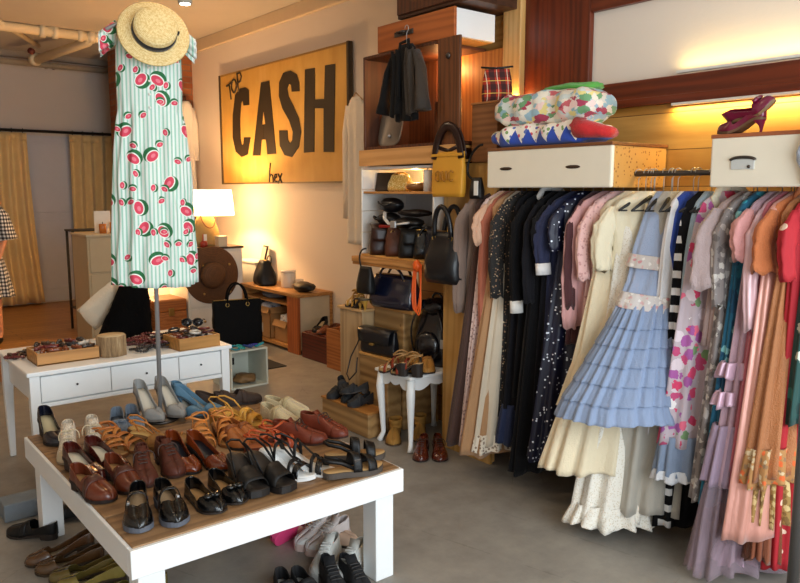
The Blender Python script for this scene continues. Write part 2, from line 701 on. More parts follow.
def desk():
    root = thing('desk', 'white painted desk with drawers holding jewellery trays and a stump', 'desk', (1.455, 4.56, 0))
    x, y, z = .575, .36, .66
    MB().box((-x - .015, -y - .015, z - .025), (x + .015, y + .015, z)).build('desk_top', WHITE, root, bevel=.006)
    MB().box((-x + .03, -y + .03, .47), (x - .03, y - .01, z - .025)).build('case', WHITE, root, bevel=.003)
    MB().box((-x + .01, -y + .008, .455), (x - .01, -y + .03, .478)).build('rail', WHITE, root, bevel=.003)
    for x0, x1 in ((-.52, -.152), (-.148, .248), (.252, .52)):
        dr = MB().box((x0, -y + .006, .485), (x1, -y + .03, .625)).build('drawer', WHITE, root, bevel=.004)
        MB().ell(((x0 + x1) / 2, -y - .004, .56), (.006, .006, .006)).build('knob', BLACKM, dr)
    for sx in (-1, 1):
        for sy in (-1, 1):
            cx, cy = sx * (x - .025), sy * (y - .025)
            MB().loft([[(cx - r, cy - r, q), (cx + r, cy - r, q), (cx + r, cy + r, q), (cx - r, cy + r, q)] for q, r in ((0, .016), (.45, .026), (.64, .026))], smooth=False).build('leg', WHITE, root, bevel=.003)
    return root


desk()

# ------------------------------------------------------------------ dress stand with dress and straw hat
SX, SY = 1.325, 3.53
s_ = thing('dress_stand', 'chrome pole stand with round base on the shoe table', 'clothes stand', (SX, SY, .48))
MB().lathe([(.0, 0), (.085, 0), (.09, .006), (.08, .014), (.02, .022), (.0, .024)], 32).build('base', DKSTEEL, s_)
MB().cyl((0, 0, .02), (.02, 0, 1.93), .011, .010, 14).build('pole', STEEL, s_)
MB().tube([(-.17, 0, 1.86), (-.09, 0, 1.91), (0, 0, 1.935), (.09, 0, 1.91), (.17, 0, 1.86)], .008, 8).build('shoulder_bar', STEEL, s_)


def melon_mat():
    s = N('watermelon_print')
    sx = s.n('SeparateXYZ')
    s.l(s.co.outputs['Object'], sx.inputs[0])
    st = s.math('GREATER_THAN', s.math('SINE', s.math('MULTIPLY', sx.outputs[0], 6.283 / .0175)), .25)
    base = s.mix(st, '#e2eae4', '#9fcbb9')
    cb = s.n('CombineXYZ')
    s.l(sx.outputs[0], cb.inputs[0])
    s.l(sx.outputs[2], cb.inputs[1])
    col = base
    for scale, off, frac, r in ((8.5, 0, .62, .34), (15.0, 3.3, .38, .31)):
        ad = s.n('VectorMath', operation='ADD')
        s.l(cb.outputs[0], ad.inputs[0])
        ad.inputs[1].default_value = (off, off * 1.7, 0)
        k = s.n('TexVoronoi', voronoi_dimensions='2D')
        k.inputs['Scale'].default_value = scale
        k.inputs['Randomness'].default_value = .75
        s.l(ad.outputs[0], k.inputs['Vector'])
        sub = s.n('VectorMath', operation='SUBTRACT')
        s.l(ad.outputs[0], sub.inputs[0])
        s.l(k.outputs['Position'], sub.inputs[1])
        sep = s.n('SeparateColor')
        s.l(k.outputs['Color'], sep.inputs[0])
        rot = s.n('VectorRotate', rotation_type='Z_AXIS')
        s.l(sub.outputs[0], rot.inputs['Vector'])
        s.l(s.math('MULTIPLY', s.math('SUBTRACT', sep.outputs[0], .25), 3.2), rot.inputs['Angle'])
        q = s.n('SeparateXYZ')
        s.l(rot.outputs[0], q.inputs[0])
        X = s.math('MULTIPLY', q.outputs[0], scale / r)
        Y = s.math('MULTIPLY', q.outputs[1], scale / r)
        on = s.math('LESS_THAN', sep.outputs[1], frac)

        def disc(cx, cy, rx, ry):
            a = s.math('POWER', s.math('DIVIDE', s.math('SUBTRACT', X, cx), rx), 2.0)
            b = s.math('POWER', s.math('DIVIDE', s.math('SUBTRACT', Y, cy), ry), 2.0)
            return s.math('MULTIPLY', s.math('LESS_THAN', s.math('ADD', a, b), 1.0), on)
        # power with negative base: use multiply instead
        def disc2(cx, cy, rx, ry):
            a = s.math('DIVIDE', s.math('SUBTRACT', X, cx), rx)
            b = s.math('DIVIDE', s.math('SUBTRACT', Y, cy), ry)
            return s.math('MULTIPLY', s.math('LESS_THAN', s.math('ADD', s.math('MULTIPLY', a, a), s.math('MULTIPLY', b, b)), 1.0), on)
        col = s.mix(disc2(0, .1, .95, .85), col, '#1f6b3c')
        col = s.mix(disc2(0, -.12, .86, .62), col, '#eef4ea')
        col = s.mix(disc2(0, -.14, .74, .5), col, '#d8405a')
        col = s.mix(disc2(.1, -.12, .3, .2), col, '#e87a8a')
    s.bump(s.noise(s.mapping((9, 9, 1)), 3, 2), .3, .01)
    return s.fin(col, .8, sheen=.1)


def stand_dress():
    root = thing('watermelon_dress', 'pale green striped dress with watermelon print on a pole stand', 'dress', (SX, SY, 1.165))
    root.rotation_euler = (0, R(1.0), R(-20))
    m = melon_mat()
    rings = []
    n = 96
    L = 1.19
    for i in range(40):
        z = L * i / 39
        t = z / L
        hw = interp(t, [0, .15, .4, .62, .68, .8, .92, 1], [.186, .181, .168, .15, .142, .146, .144, .125])
        hd = interp(t, [0, .4, .62, .68, .85, 1], [.13, .115, .08, .07, .075, .05])
        a = interp(t, [0, .5, .66, .7, 1], [.015, .014, .01, .002, .001])
        ring = []
        for j in range(n):
            b = 2 * PI * j / n
            f = a * math.sin(b * 15 + .6 * math.sin(3 * t * 6))+ a * .6 * math.sin(b * 7 + 1.3)
            x = (hw + f) * math.copysign(abs(math.cos(b)) ** .8, math.cos(b))
            y = (hd + f) * math.sin(b)
            ring.append((x, y, z + (.006 * math.sin(b * 2 + .7) if i == 0 else 0)))
        rings.append(ring)
    # shoulders
    mb = MB()
    mb.loft(rings, False, False)
    mb.build('dress_body', m, root, solid=.003)
    for sgn in (-1, 1):
        mb = MB()
        mb.loft([[(sgn * (.06 + .085 * (k / 5)), .05 * math.cos(q), L + .03 - .05 * (k / 5) ** 2 + .012 * math.sin(q)) for q in [i * PI / 6 for i in range(12)]] for k in range(6)])
        mb.build('yoke', m, root)
    for sgn in (-1, 1):
        rows = []
        for k in range(6):
            row = []
            for j in range(26):
                q = -PI * .75 + 1.5 * PI * j / 25
                rr = .045 + .009 * k + .006 * math.sin(j * 1.9) * k / 2
                row.append((sgn * (.14 + .014 * k), rr * math.sin(q) * .9, L - .02 - .012 * k + .058 * math.cos(q)))
            rows.append(row)
        MB().grid(rows).build('flutter_sleeve', m, root, solid=.003)
        MB().tube(rows[-1], .0035, 6).build('sleeve_trim', plain('#f2f4f0'), root)
    rows = []
    MB().tube([(0, -.073, L * .68 + .002 + .035 * k) for k in range(9)], .004, 6).build('button_placket', m, root)
    for k in range(5):
        MB().ell((0, -.083, L * .7 + .06 * k), (.006, .003, .006), 10, 6).build('button', plain('#f2efe6'), root)
    return root


stand_dress()
STRAW = lambda: None


def straw_mat(c1, c2, sc=260):
    s = N('straw_' + c1.strip('#'))
    v = s.mapping()
    sx = s.n('SeparateXYZ')
    s.l(v, sx.inputs[0])
    rr = s.math('SQRT', s.math('ADD', s.math('MULTIPLY', sx.outputs[0], sx.outputs[0]), s.math('MULTIPLY', sx.outputs[1], sx.outputs[1])))
    w = s.math('SINE', s.math('MULTIPLY', s.math('ADD', rr, s.math('MULTIPLY', sx.outputs[2], .7)), sc * 3))
    nz = s.noise(v, 90, 2)
    f = s.math('ADD', s.math('MULTIPLY', w, .12), nz)
    s.bump(f, .4, .003)
    return s.fin(s.ramp(f, [(.3, c2), (.65, c1)]), .75)


hat = thing('boater_hat', 'straw boater hat with black ribbon tilted on top of the watermelon dress', 'hat', (0, 0, 0))
hp = ony(154, 33, SY - .12)
hat.scale = (.78, .78, .78)
hat.location = hp
vd = Vector((-.34, -.94, .0)).normalized()
axis = Vector((-.2, -.92, .33)).normalized()
hat.rotation_euler = axis.to_track_quat('Z', 'Y').to_euler()
SM = straw_mat('#f0d9a0', '#d2ae68')
MB().lathe([(.122, .012), (.14, .004), (.175, .0), (.202, -.004), (.205, -.009), (.2, -.011), (.14, -.004), (.122, .0)], 48, cap0=False, cap1=False).build('brim', SM, hat)
MB().lathe([(.122, .0), (.125, .01), (.122, .08), (.115, .09), (.07, .095), (0, .096)], 48).build('crown', SM, hat)
MB().lathe([(.1265, .002), (.125, .052)], 48, cap0=False, cap1=False).build('ribbon', cloth('#17161a', weave=60), hat, solid=.002)
MB().box((-.012, -.006, -.017), (.012, .006, .017), Matrix.Translation((.129, 0, .02))).build('bow', cloth('#17161a', weave=60), hat, bevel=.003)
# hung lamp tip above the hat
sp = ony(185, 2, 4.5)
l_ = thing('ceiling_spotlight', 'small lit spotlight hanging from the ceiling above the straw hat', 'spotlight', sp + Vector((0, 0, 0)))
MB().lathe([(.0, -.02), (.03, -.015), (.038, .03), (.0, .03)], 16).build('bulb', emit('#fff0d8', 14), l_)
MB().lathe([(.042, -.01), (.045, .08), (.02, .12), (.0, .125)], 16).build('housing', plain('#c8c0b0'), l_)
light_spots = [(sp.x, sp.y, sp.z - .03)]
MB().cyl((0, 0, .12), (0, 0, 3.5 - sp.z), .008).build('stem', plain('#c8c0b0'), l_)

# ------------------------------------------------------------------ CASH sign
SGX = 4.10
sg = thing('painted_sign', 'big mustard wooden sign painted CASH in black on the right wall', 'sign', (SGX, 7.15, 1.70))


def sgn_local(v):
    return (v.x - SGX, v.y - 7.15, v.z - 1.70)


def sign_face_mat():
    s = N('sign_paint')
    v = s.mapping((1, 2.2, .35))
    a = s.noise(v, 2.2, 5, .6)
    b = s.noise(s.mapping(), 3, 6)
    col = s.ramp(s.math('ADD', s.math('MULTIPLY', a, .6), s.math('MULTIPLY', b, .4)), [(.3, '#bb8c3c'), (.55, '#cfa252'), (.75, '#dab472')])
    s.bump(b, .1, .004)
    return s.fin(col, .6)


MB().box((0, -1.33, 0), (.03, 1.33, 1.27)).build('board', sign_face_mat(), sg, bevel=.003)
fr = wood('#4a3a22', '#2b2012', 'Z', 1)
MB().box((-.012, -1.36, -.01), (.04, -1.325, 1.29)).build('frame_edge', fr, sg, bevel=.003)
MB().box((-.012, 1.325, -.01), (.04, 1.36, 1.285)).build('frame_edge', fr, sg, bevel=.003)
MB().box((-.004, -1.33, 1.265), (.035, 1.33, 1.285)).build('frame_edge', wood('#a8803c', '#7a5a28', 'Y', 1), sg)
MB().box((-.004, -1.33, -.01), (.035, 1.33, .005)).build('frame_edge', wood('#7a5a28', '#54401e', 'Y', 1), sg)
INK = plain('#2e2210', .6, var=.1, bump=.05)


def s2(pts):
    return [sgn_local(onx(200 + a / 3.64, b / 3.64, SGX - .003)) for a, b in pts]


LET = {
    'C': [[(179, 382), (178, 328), (164, 318), (146, 322), (128, 345), (119, 420), (119, 500), (130, 552), (152, 572), (174, 562), (184, 500), (160, 500), (158, 524), (153, 528), (148, 505), (146, 430), (150, 375), (155, 366), (159, 384)]],
    'A': [[(192, 567), (222, 300), (252, 294), (277, 560), (245, 562), (240, 508), (232, 508), (232, 453), (238, 452), (231, 400), (226, 455), (231.5, 453), (231.5, 508), (224, 509), (220, 566)]],
    'S': [[(362, 332), (334, 334), (332, 310), (324, 305), (318, 322), (322, 350), (340, 385), (360, 430), (368, 480), (360, 535), (335, 572), (308, 565), (290, 530), (288, 475), (318, 475), (320, 510), (328, 522), (336, 510), (338, 480), (325, 440), (300, 395), (287, 350), (288, 300), (303, 265), (330, 257), (352, 270), (361, 300)]],
    'H': [[(382, 253), (418, 247), (418, 362), (452, 360), (455, 238), (492, 232), (488, 553), (450, 553), (450, 394), (417, 394), (416, 553), (378, 556)]],
}
for ch, polys in LET.items():
    mb = MB()
    for pl in polys:
        q = s2(pl)
        mb.add(q, [tuple(range(len(q)))])
    mb.build('letter_' + ch.lower(), INK, sg, solid=.004)


def stroke(name, lines, mp, r, mat, par):
    mb = MB()
    for ln in lines:
        mb.tube([mp(*q) for q in ln], r, 6)
    return mb.build(name, mat, par)


m1 = lambda a, b: sgn_local(onx(200 + a / 3.64, b / 3.64, SGX - .002))
m2 = lambda a, b: sgn_local(onx(180 + a / 4.167, 160 + b / 4.167, SGX - .002))
ell2 = [(124 + 9 * math.cos(q), 313 + 24 * math.sin(q)) for q in [i * PI / 6 for i in range(13)]]
stroke('word_top', [[(97, 314), (119, 298)], [(107, 307), (114, 362)], ell2, [(135, 268), (141, 335)], [(135, 268), (146, 264), (151, 278), (148, 294), (138, 302)]], m1, .012, INK, sg)
stroke('word_small', [[(377, 12), (374, 50), (373, 92)], [(374, 72), (380, 60), (386, 64), (389, 92)], [(394, 78), (403, 70), (403, 60), (397, 60), (393, 76), (397, 90), (406, 88)], [(409, 58), (425, 95)], [(425, 56), (409, 97)]], m2, .01, INK, sg)

# ------------------------------------------------------------------ white dress hanging on the wall right of the sign
def garment_body(prof, fold=.01, nf=9, n=64, seed=0, lean=None, pw=.85):
    """prof: list of (z, half width, half depth, fold scale); lean: (dx at hem)"""
    g = random.Random(seed)
    ph = [g.uniform(0, 6.28) for _ in range(4)]
    zs = [p[0] for p in prof]
    z0, z1 = zs[0], zs[-1]
    m = max(14, int((z1 - z0) / .045))
    rings = []
    for i in range(m + 1):
        z = z0 + (z1 - z0) * i / m
        w = interp(z, zs, [p[1] for p in prof])
        d = interp(z, zs, [p[2] for p in prof])
        a = fold * interp(z, zs, [p[3] for p in prof])
        t = (z - z0) / (z1 - z0)
        sx = 0 if lean is None else lean[0] * max(0, 1 - t) ** 1.3
        sy = 0 if lean is None else lean[1] * max(0, 1 - t) ** 1.3
        ring = []
        for j in range(n):
            b = 2 * PI * j / n
            f = a * (math.sin(b * nf + ph[0] + 1.2 * math.sin(2.2 * z + ph[1])) + .5 * math.sin(b * (nf * 2 - 3) + ph[2] - z))
            c, q = math.cos(b), math.sin(b)
            ring.append((math.copysign(abs(c) ** pw, c) * (w + f * .7) + sx, (d + f) * q + sy, z + (a * .5 * math.sin(b * 5 + ph[3]) if i == 0 else 0)))
        rings.append(ring)
    return rings


wd = thing('white_dress', 'long white linen dress hanging flat on the wall beside the sign', 'dress', (4.05, 5.62, 1.1), PI / 2)
MW = cloth('#f0e8da', .85, .05, .2)
MB().loft(garment_body([(0.02, .15, .03, 1), (.5, .14, .03, .8), (1.0, .12, .03, .5), (1.15, .16, .03, .3), (1.3, .12, .025, .2), (1.36, .06, .02, .1)], .012, 7, seed=3)).build('dress_body', MW, wd)
for sgn in (-1, 1):
    MB().tube([(sgn * .12, 0, 1.29), (sgn * .17, .0, 1.05), (sgn * .17, .01, .6), (sgn * .165, .01, .25)], [.04, .045, .035, .04], 10, flat=(1, .5)).build('sleeve', MW, wd)
MB().tube([(-.1, 0, 1.33), (0, 0, 1.4), (.1, 0, 1.33)], .006, 6).build('hanger', plain('#caa070'), wd)

# ------------------------------------------------------------------ dresser, lamp and things at the far end
dr = thing('white_dresser', 'white dresser with dark top standing below the glowing lamp', 'dresser', (3.45, 7.65, 0))
MB().box((-.32, -.25, .04), (.32, .25, .99)).build('case', WHITE_OLD, dr, bevel=.004)
MB().box((-.335, -.265, .99), (.335, .265, 1.012)).build('top', wood('#4a3424', '#2d1d12', 'X', 1), dr, bevel=.004)
for i in range(3):
    q = MB().box((-.3, -.262, .08 + .3 * i), (.3, -.25, .36 + .3 * i)).build('drawer', WHITE_OLD, dr, bevel=.004)
    for sx in (-.15, .15):
        MB().ell((sx, -.275, .22 + .3 * i), (.014, .014, .014)).build('knob', BRASS, q)
MB().box((-.3, -.24, 0), (.3, .24, .04)).build('plinth', WHITE_OLD, dr)

lp = thing('table_lamp', 'lit table lamp with cream drum shade on the white dresser', 'lamp', (3.56, 7.74, 1.012))
MB().lathe([(0, 0), (.07, 0), (.075, .015), (.03, .03), (.025, .05), (.06, .1), (.075, .16), (.05, .24), (.02, .28), (.015, .34), (0, .34)], 24).build('base', plain('#d9c08a', .25, coat=.4), lp)
sh = N('lamp_shade')
sh.b.inputs['Emission Color'].default_value = lin('#ffd79a')
sh.b.inputs['Emission Strength'].default_value = 8.0
SHADE = sh.fin('#ffe6bd', .8, alpha=.6)
MB().lathe([(.27, .33), (.245, .61)], 32, cap0=False, cap1=False).build('lamp_shade', SHADE, lp, solid=.003)
MB().ell((0, 0, .42), (.035, .035, .05)).build('bulb', emit('#ffdfa8', 20), lp)
MB().cyl((0, 0, .34), (0, 0, .6), .005).build('stem', BRASS, lp)

bu = thing('jewellery_bust', 'burlap covered neck form beside the lamp on the white dresser', 'display bust', ony(206, 243, 7.62))
bu.location.z = 1.012
MB().lathe([(.0, 0), (.16, 0), (.165, .05), (.15, .16), (.1, .3), (.055, .38), (.05, .48), (.03, .5), (0, .5)], 26, sy=.6).build('form', plain('#b99a5e', .9, var=.1, scale=40, bump=.5), bu)
MB().tube([(.07 * math.cos(a) * 1.2, -.07 + .05 * math.sin(a) - .0, .34 - .14 * max(0, -math.sin(a))) for a in [i * PI / 10 for i in range(20)]], .006, 6, True).build('necklace', plain('#8a4a2a'), bu)
bxo = thing('trinket_box', 'small pale cube box in front of the lamp on the dresser', 'box', ony(221, 244, 7.45))
bxo.location.z = 1.012
MB().box((-.05, -.05, 0), (.05, .05, .1)).build('box', plain('#d8cbb0'), bxo, bevel=.003)
MB().box((-.052, -.052, .1), (.052, .052, .115)).build('lid', plain('#d8cbb0'), bxo, bevel=.003)
tg = thing('ring_holder', 'little red holder with white price tag at the dresser edge', 'ring holder', ony(204, 245, 7.47))
tg.location.z = 1.012
MB().lathe([(0, 0), (.04, 0), (.04, .05), (.015, .07), (.012, .14), (0, .14)], 16).build('stand', plain('#a83420', .4), tg)
MB().box((-.015, -.035, .07), (.02, -.03, .14)).build('price_tag', plain('#f4f2ec'), tg)

fh = thing('felt_hat', 'large round brown hat hanging on the front of the white dresser', 'hat', ony(212, 275, 7.375))
fh.rotation_euler = (PI / 2, 0, 0)
BRH = straw_mat('#6a4424', '#43280f', 120)
MB().lathe([(.14, .0), (.2, .004), (.3, .0), (.31, -.004), (.3, -.01), (.14, -.006)], 48, cap0=False, cap1=False).build('brim', BRH, fh)
MB().lathe([(.14, -.004), (.14, .05), (.12, .075), (.06, .085), (0, .085)], 40, cap0=False).build('crown', BRH, fh)
MB().lathe([(.143, .004), (.143, .035)], 40, cap0=False, cap1=False).build('ribbon', plain('#3a2212'), fh, solid=.002)

# beige cabinet left of the dresser, wood chest between
cb = thing('storage_cabinet', 'tall beige cabinet left of the hanging watermelon dress', 'cabinet', (2.44, 7.7, 0))
CAB = plain('#b9a684', .6, var=.05)
MB().box((-.29, -.25, 0), (.29, .25, 1.17)).build('case', CAB, cb, bevel=.004)
MB().box((-.3, -.265, 1.17), (.3, .265, 1.19)).build('top', plain('#c9b898', .5), cb, bevel=.003)
for z0, z1 in ((.06, .42), (.44, .8), (.82, 1.15)):
    q = MB().box((-.27, -.262, z0), (.27, -.25, z1)).build('drawer', CAB, cb, bevel=.004)
    MB().tube([(-.05, -.262, z1 - .08), (-.05, -.285, z1 - .08), (.05, -.285, z1 - .08), (.05, -.262, z1 - .08)], .006, 6).build('handle', DKSTEEL, q)
ca = thing('candle_jar', 'orange candle jar on top of the beige cabinet', 'candle', (2.36, 7.62, 1.19))
MB().lathe([(0, 0), (.035, 0), (.035, .09), (.03, .095), (0, .095)], 18).build('jar', plain('#c9722e', .25, coat=.3), ca)
MB().cyl((0, 0, .095), (0, 0, .115), .004).build('wick', BLACKM, ca)
ca = thing('candle_jar', 'second amber jar behind on the beige cabinet, nearer the watermelon dress', 'candle', (2.47, 7.64, 1.19))
MB().lathe([(0, 0), (.035, 0), (.035, .1), (.03, .11), (0, .11)], 18).build('jar', plain('#d98a44', .25, coat=.3), ca)
cd = thing('notice_card', 'small white card standing behind the jars on the beige cabinet', 'card', (2.40, 7.75, 1.19))
MB().box((-.08, -.004, 0), (.08, .004, .22)).build('card', plain('#efe8da'), cd)
MB().box((-.06, 0, 0), (.06, .05, .008)).build('foot', plain('#efe8da'), cd)
ch = thing('wooden_chest', 'orange brown wooden chest seen under the watermelon dress', 'chest', (2.94, 7.6, 0))
MB().box((-.17, -.2, 0), (.17, .2, .36)).build('body', OAK, ch, bevel=.006)
MB().box((-.175, -.205, .36), (.175, .205, .49)).build('lid', wood('#b06a30', '#8a4a1e', 'X', 1), ch, bevel=.02)
MB().box((-.03, -.215, .32), (.03, -.203, .4)).build('clasp', BRASS, ch, bevel=.003)
bl = thing('glow_lamp', 'small bare bulb lamp glowing behind the wooden chest', 'lamp', (2.9, 8.05, 0))
MB().lathe([(0, 0), (.08, 0), (.08, .02), (.015, .04), (.012, .55), (0, .55)], 16).build('stand', BRASS, bl)
MB().ell((0, 0, .6), (.045, .045, .06)).build('bulb', emit('#ffcf80', 18), bl)
# a pale panel added behind so the glow has something to strike
pn = thing('added_glow_panel', 'added pale panel catching the bulb glow behind the wooden chest', 'backdrop', (2.95, 8.3, 0))
MB().box((-.4, -.015, 0), (0, .015, 1.1)).build('panel', PLASTER, pn, bevel=.004)
MB().box((.005, -.015, 0), (.4, .015, 1.1)).build('panel', PLASTER, pn, bevel=.004)

# black metal rack table at the back left
rt = thing('metal_rack', 'thin black metal side rack in front of the back curtain', 'rack', (2.62, 8.98, 0))
zt = 1.17
for x in (-.21, .21):
    for y in (-.12, .12):
        MB().box((x - .012, y - .012, 0), (x + .012, y + .012, zt)).build('leg', BLACKM, rt)
MB().box((-.23, -.14, zt - .02), (.23, .14, zt)).build('top', BLACKM, rt)
MB().box((-.21, -.13, .25), (.21, .13, .265)).build('lower_shelf', BLACKM, rt)

hp_ = ony(187, 100, 9.3)
cg = thing('cream_coat', 'long cream coat hanging against the brick pier behind the watermelon dress', 'coat', (hp_.x - .02, 9.29, 1.55), R(-4))
MB().loft(garment_body([(0, .1, .045, 1), (.6, .09, .045, .6), (1.0, .09, .045, .4), (1.15, .07, .04, .2), (1.2, .04, .03, 0)], .014, 7, seed=11)).build('coat_body', MW, cg)
for sgn in (-1, 1):
    MB().tube([(sgn * .08, 0, 1.12), (sgn * .1, -.02, .9), (sgn * .1, -.03, .45)], [.03, .04, .04], 12, flat=(1, .7)).build('sleeve', MW, cg)
MB().tube([(0, 0, 1.19), (0, .03, 1.27), (0, .112, 1.27)], .006, 6).build('hook', BLACKM, cg)

# ------------------------------------------------------------------ bench along the wall
bn = thing('low_bench', 'low wooden bench shelf along the wall beneath the sign', 'bench', (3.94, 6.75, 0))
BW = wood('#c08a4c', '#94622c', 'Y', 1)
MB().box((-.22, -.58, .57), (.2, .62, .605)).build('top', BW, bn, bevel=.004)
MB().box((-.2, -.56, .04), (.2, -.53, .57)).build('end_panel', plain('#d8c8aa', .7), bn)
MB().box((-.21, -.57, .0), (-.18, -.36, .57)).build('front_board', wood('#b0602c', '#84401a', 'Z', 1), bn, bevel=.003)
MB().box((.17, -.57, .0), (.2, -.53, .57)).build('post', BW, bn)
MB().box((-.2, -.53, .03), (.2, .6, .06)).build('bottom', BW, bn)
MB().box((-.2, .58, .0), (.2, .61, .57)).build('end_panel', BW, bn)
MB().box((-.2, -.36, .47), (.18, .58, .485)).build('inner_shelf', BW, bn)
MB().box((.185, -.53, .06), (.2, .58, .57)).build('back', plain('#9a7a50'), bn)


def carton(x, y, z, w, d, h, rz, label, flaps=True, c=CARD):
    t = thing('cardboard_box', label, 'box', (x, y, z), rz)
    mb = MB()
    for lo, hi in (((-w / 2, -d / 2, 0), (w / 2, d / 2, .006)), ((-w / 2, -d / 2, 0), (-w / 2 + .006, d / 2, h)), ((w / 2 - .006, -d / 2, 0), (w / 2, d / 2, h)), ((-w / 2, -d / 2, 0), (w / 2, -d / 2 + .006, h)), ((-w / 2, d / 2 - .006, 0), (w / 2, d / 2, h))):
        mb.box(lo, hi)
    mb.build('carton', c, t)
    if flaps:
        MB().add([(-w / 2, -d / 2, h), (w / 2, -d / 2, h), (w / 2, -d / 2 - .04, h - .06), (-w / 2, -d / 2 - .04, h - .06)], [(0, 1, 2, 3)]).build('flap', c, t, solid=.005)
        MB().add([(-w / 2, -d / 2, h), (-w / 2, d / 2, h), (-w / 2 - .03, d / 2, h - .06), (-w / 2 - .03, -d / 2, h - .06)], [(0, 1, 2, 3)]).build('flap', c, t, solid=.005)
    return t


c1 = carton(3.9, 6.98, .06, .24, .3, .33, 0, 'open cardboard box full of scarves inside the low bench')
MB().box((-.124, .0, .05), (-.12, .09, .15)).build('label_patch', plain('#cfc3ac'), c1)
c2 = carton(3.9, 6.62, .06, .22, .26, .22, .0, 'smaller cardboard box beside the scarf box inside the low bench')


def rumple(w, d, h, seed, n=26, m=14, amp=.18):
    g = random.Random(seed)
    ph = [g.uniform(0, 6.28) for _ in range(6)]

    def fn(v):
        return 1 + amp * (math.sin(5 * v.x + ph[0] + 3 * v.z) * .5 + math.sin(8 * v.y + ph[1] - 4 * v.x) * .35 + math.sin(11 * v.z + 7 * v.x + ph[2]) * .3)
    return MB().ell((0, 0, h / 2), (w / 2, d / 2, h / 2), n, m, fn=fn)


def cloth_heap(name, label, cat, loc, w, d, h, mat, seed, group=None, rz=0):
    t = thing(name, label, cat, loc, rz, group)
    rumple(w, d, h, seed).build('fabric', mat, t)
    return t


cloth_heap('folded_scarf', 'blue and white scarf bundle spilling from the scarf box', 'scarf', (3.88, 6.99, .25), .2, .26, .2, floral('#c8ccd4', ('#4a5a80', '#f0eee8', '#7a869a'), 18), 5)
cloth_heap('folded_scarf', 'dark grey scarf bundle at the left end of the bench box', 'scarf', (3.86, 7.2, .3), .16, .14, .15, cloth('#4c4a4a'), 6)
cloth_heap('folded_scarf', 'white polka dot scarf bundle in the smaller cardboard box', 'scarf', (3.88, 6.62, .16), .17, .2, .19, dots('#e8e4dc', '#39394a', 40, .3), 7)
cloth_heap('folded_scarf', 'grey knit bundle on the inner shelf of the low bench', 'scarf', (3.88, 6.9, .485), .2, .4, .08, cloth('#6a6a72'), 8)


def bag_rings(w, d, h, taper=.85, bulge=.15, n=40, m=10, pw=.45, sag=0):
    rings = []
    for i in range(m + 1):
        t = i / m
        k = 1 + (taper - 1) * t + bulge * math.sin(PI * t) * .3
        k *= 1 + .012 * math.sin(t * 17 + w * 90)
        dd = d * (1 - .55 * t ** 1.5) * (1 + bulge * math.sin(PI * min(1, t * 1.3)))
        if i == 0:
            k *= .96
            dd *= .9
        ring = []
        for j in range(n):
            b = 2 * PI * j / n
            c, q = math.cos(b), math.sin(b)
            if bulge > .1:
                q *= 1 + .07 * math.sin(c * 5 + t * 7 + w * 70) * math.sin(PI * t)
            ring.append((math.copysign(abs(c) ** pw, c) * w / 2 * k, math.copysign(abs(q) ** pw, q) * dd / 2, h * t - sag * (c * c - .5) * t))
        rings.append(ring)
    return rings


def handbag(name, label, loc, rz, w, d, h, mat, taper=.85, handles=2, hh=.18, flap=False, bulge=.2, group=None, hw=.55, trim=None, rx=0, strap=None, cat='handbag', parts=True, pw=.45, hr=.009):
    t = thing(name, label, cat, loc, rz, group, rx=rx)
    MB().loft(bag_rings(w, d, h, taper, bulge, pw=pw)).build('bag_body', mat, t)
    trim = trim or BRASS
    if parts:
        wt = w / 2 * taper
        dt = d / 2 * .45
        for k in range(handles):
            y = (-dt if k == 0 else dt)
            MB().tube(bez((-w * hw / 2, y, h - .03), (-w * hw / 2, y * 1.4, h + hh * 1.3), (w * hw / 2, y * 1.4, h + hh * 1.3), (w * hw / 2, y, h - .03), 18), hr, 8).build('handle', mat, t)
            for sx in (-1, 1):
                MB().tube([(sx * w * hw / 2 + .014 * math.cos(a), y - .004, h - .035 + .016 * math.sin(a)) for a in [i * PI / 5 for i in range(10)]], .003, 6, True).build('ring', trim, t)
        MB().tube([(-wt * .95, 0, h + .003), (wt * .95, 0, h + .003)], .004, 6).build('zip', trim, t)
        if flap:
            rows = []
            for i in range(8):
                q = i / 7
                z = h + .008 - max(0, q - .25) * h * .75
                y = dt - (dt + d * .5 + .012) * min(1, q * 3) if q < .34 else -d * .5 * (1 + .1 * q) - .02
                rows.append([(x * w / 2 * (.95 - .1 * q ** 3), y, z) for x in (-1, -.6, -.2, .2, .6, 1)])
            MB().grid(rows).build('flap', mat, t, solid=.006)
            MB().box((-.018, -d * .5 - .045, h * .42), (.018, -d * .5 - .025, h * .5)).build('clasp', trim, t, bevel=.003)
        if strap:
            MB().tube(strap, .005, 6).build('shoulder_strap', mat, t)
    return t


# things on and around the bench
handbag('drawstring_bag', 'black drawstring bag at the left end of the low bench', (3.88, 7.1, .605), R(75), .36, .2, .26, BLK, .5, 1, .06, group=None, cat='bag')
jr = thing('glass_canister', 'frosted white canister on the low bench behind the bags', 'jar', (3.95, 6.72, .605))
MB().lathe([(0, 0), (.075, 0), (.078, .02), (.078, .15), (.07, .16), (0, .16)], 24).build('jar', plain('#e6dccb', .3), jr)
MB().lathe([(0, .16), (.08, .16), (.08, .178), (.01, .185), (0, .185)], 24).build('lid', plain('#efe6d6', .4), jr)
gl = thing('drinking_glass', 'small clear glass next to the frosted canister on the bench', 'glass', (3.97, 6.53, .605))
MB().lathe([(0, 0), (.035, 0), (.042, .1), (.038, .1), (.032, .008), (0, .008)], 20, cap1=False).build('glass', plain('#efe9dd', .1, alpha=.45), gl)
ga = thing('clutch_bag', 'soft black clutch lying on the near end of the low bench', 'clutch', (3.9, 6.33, .605), R(80))
rumple(.36, .2, .1, 12, amp=.1).build('body', BLK, ga)
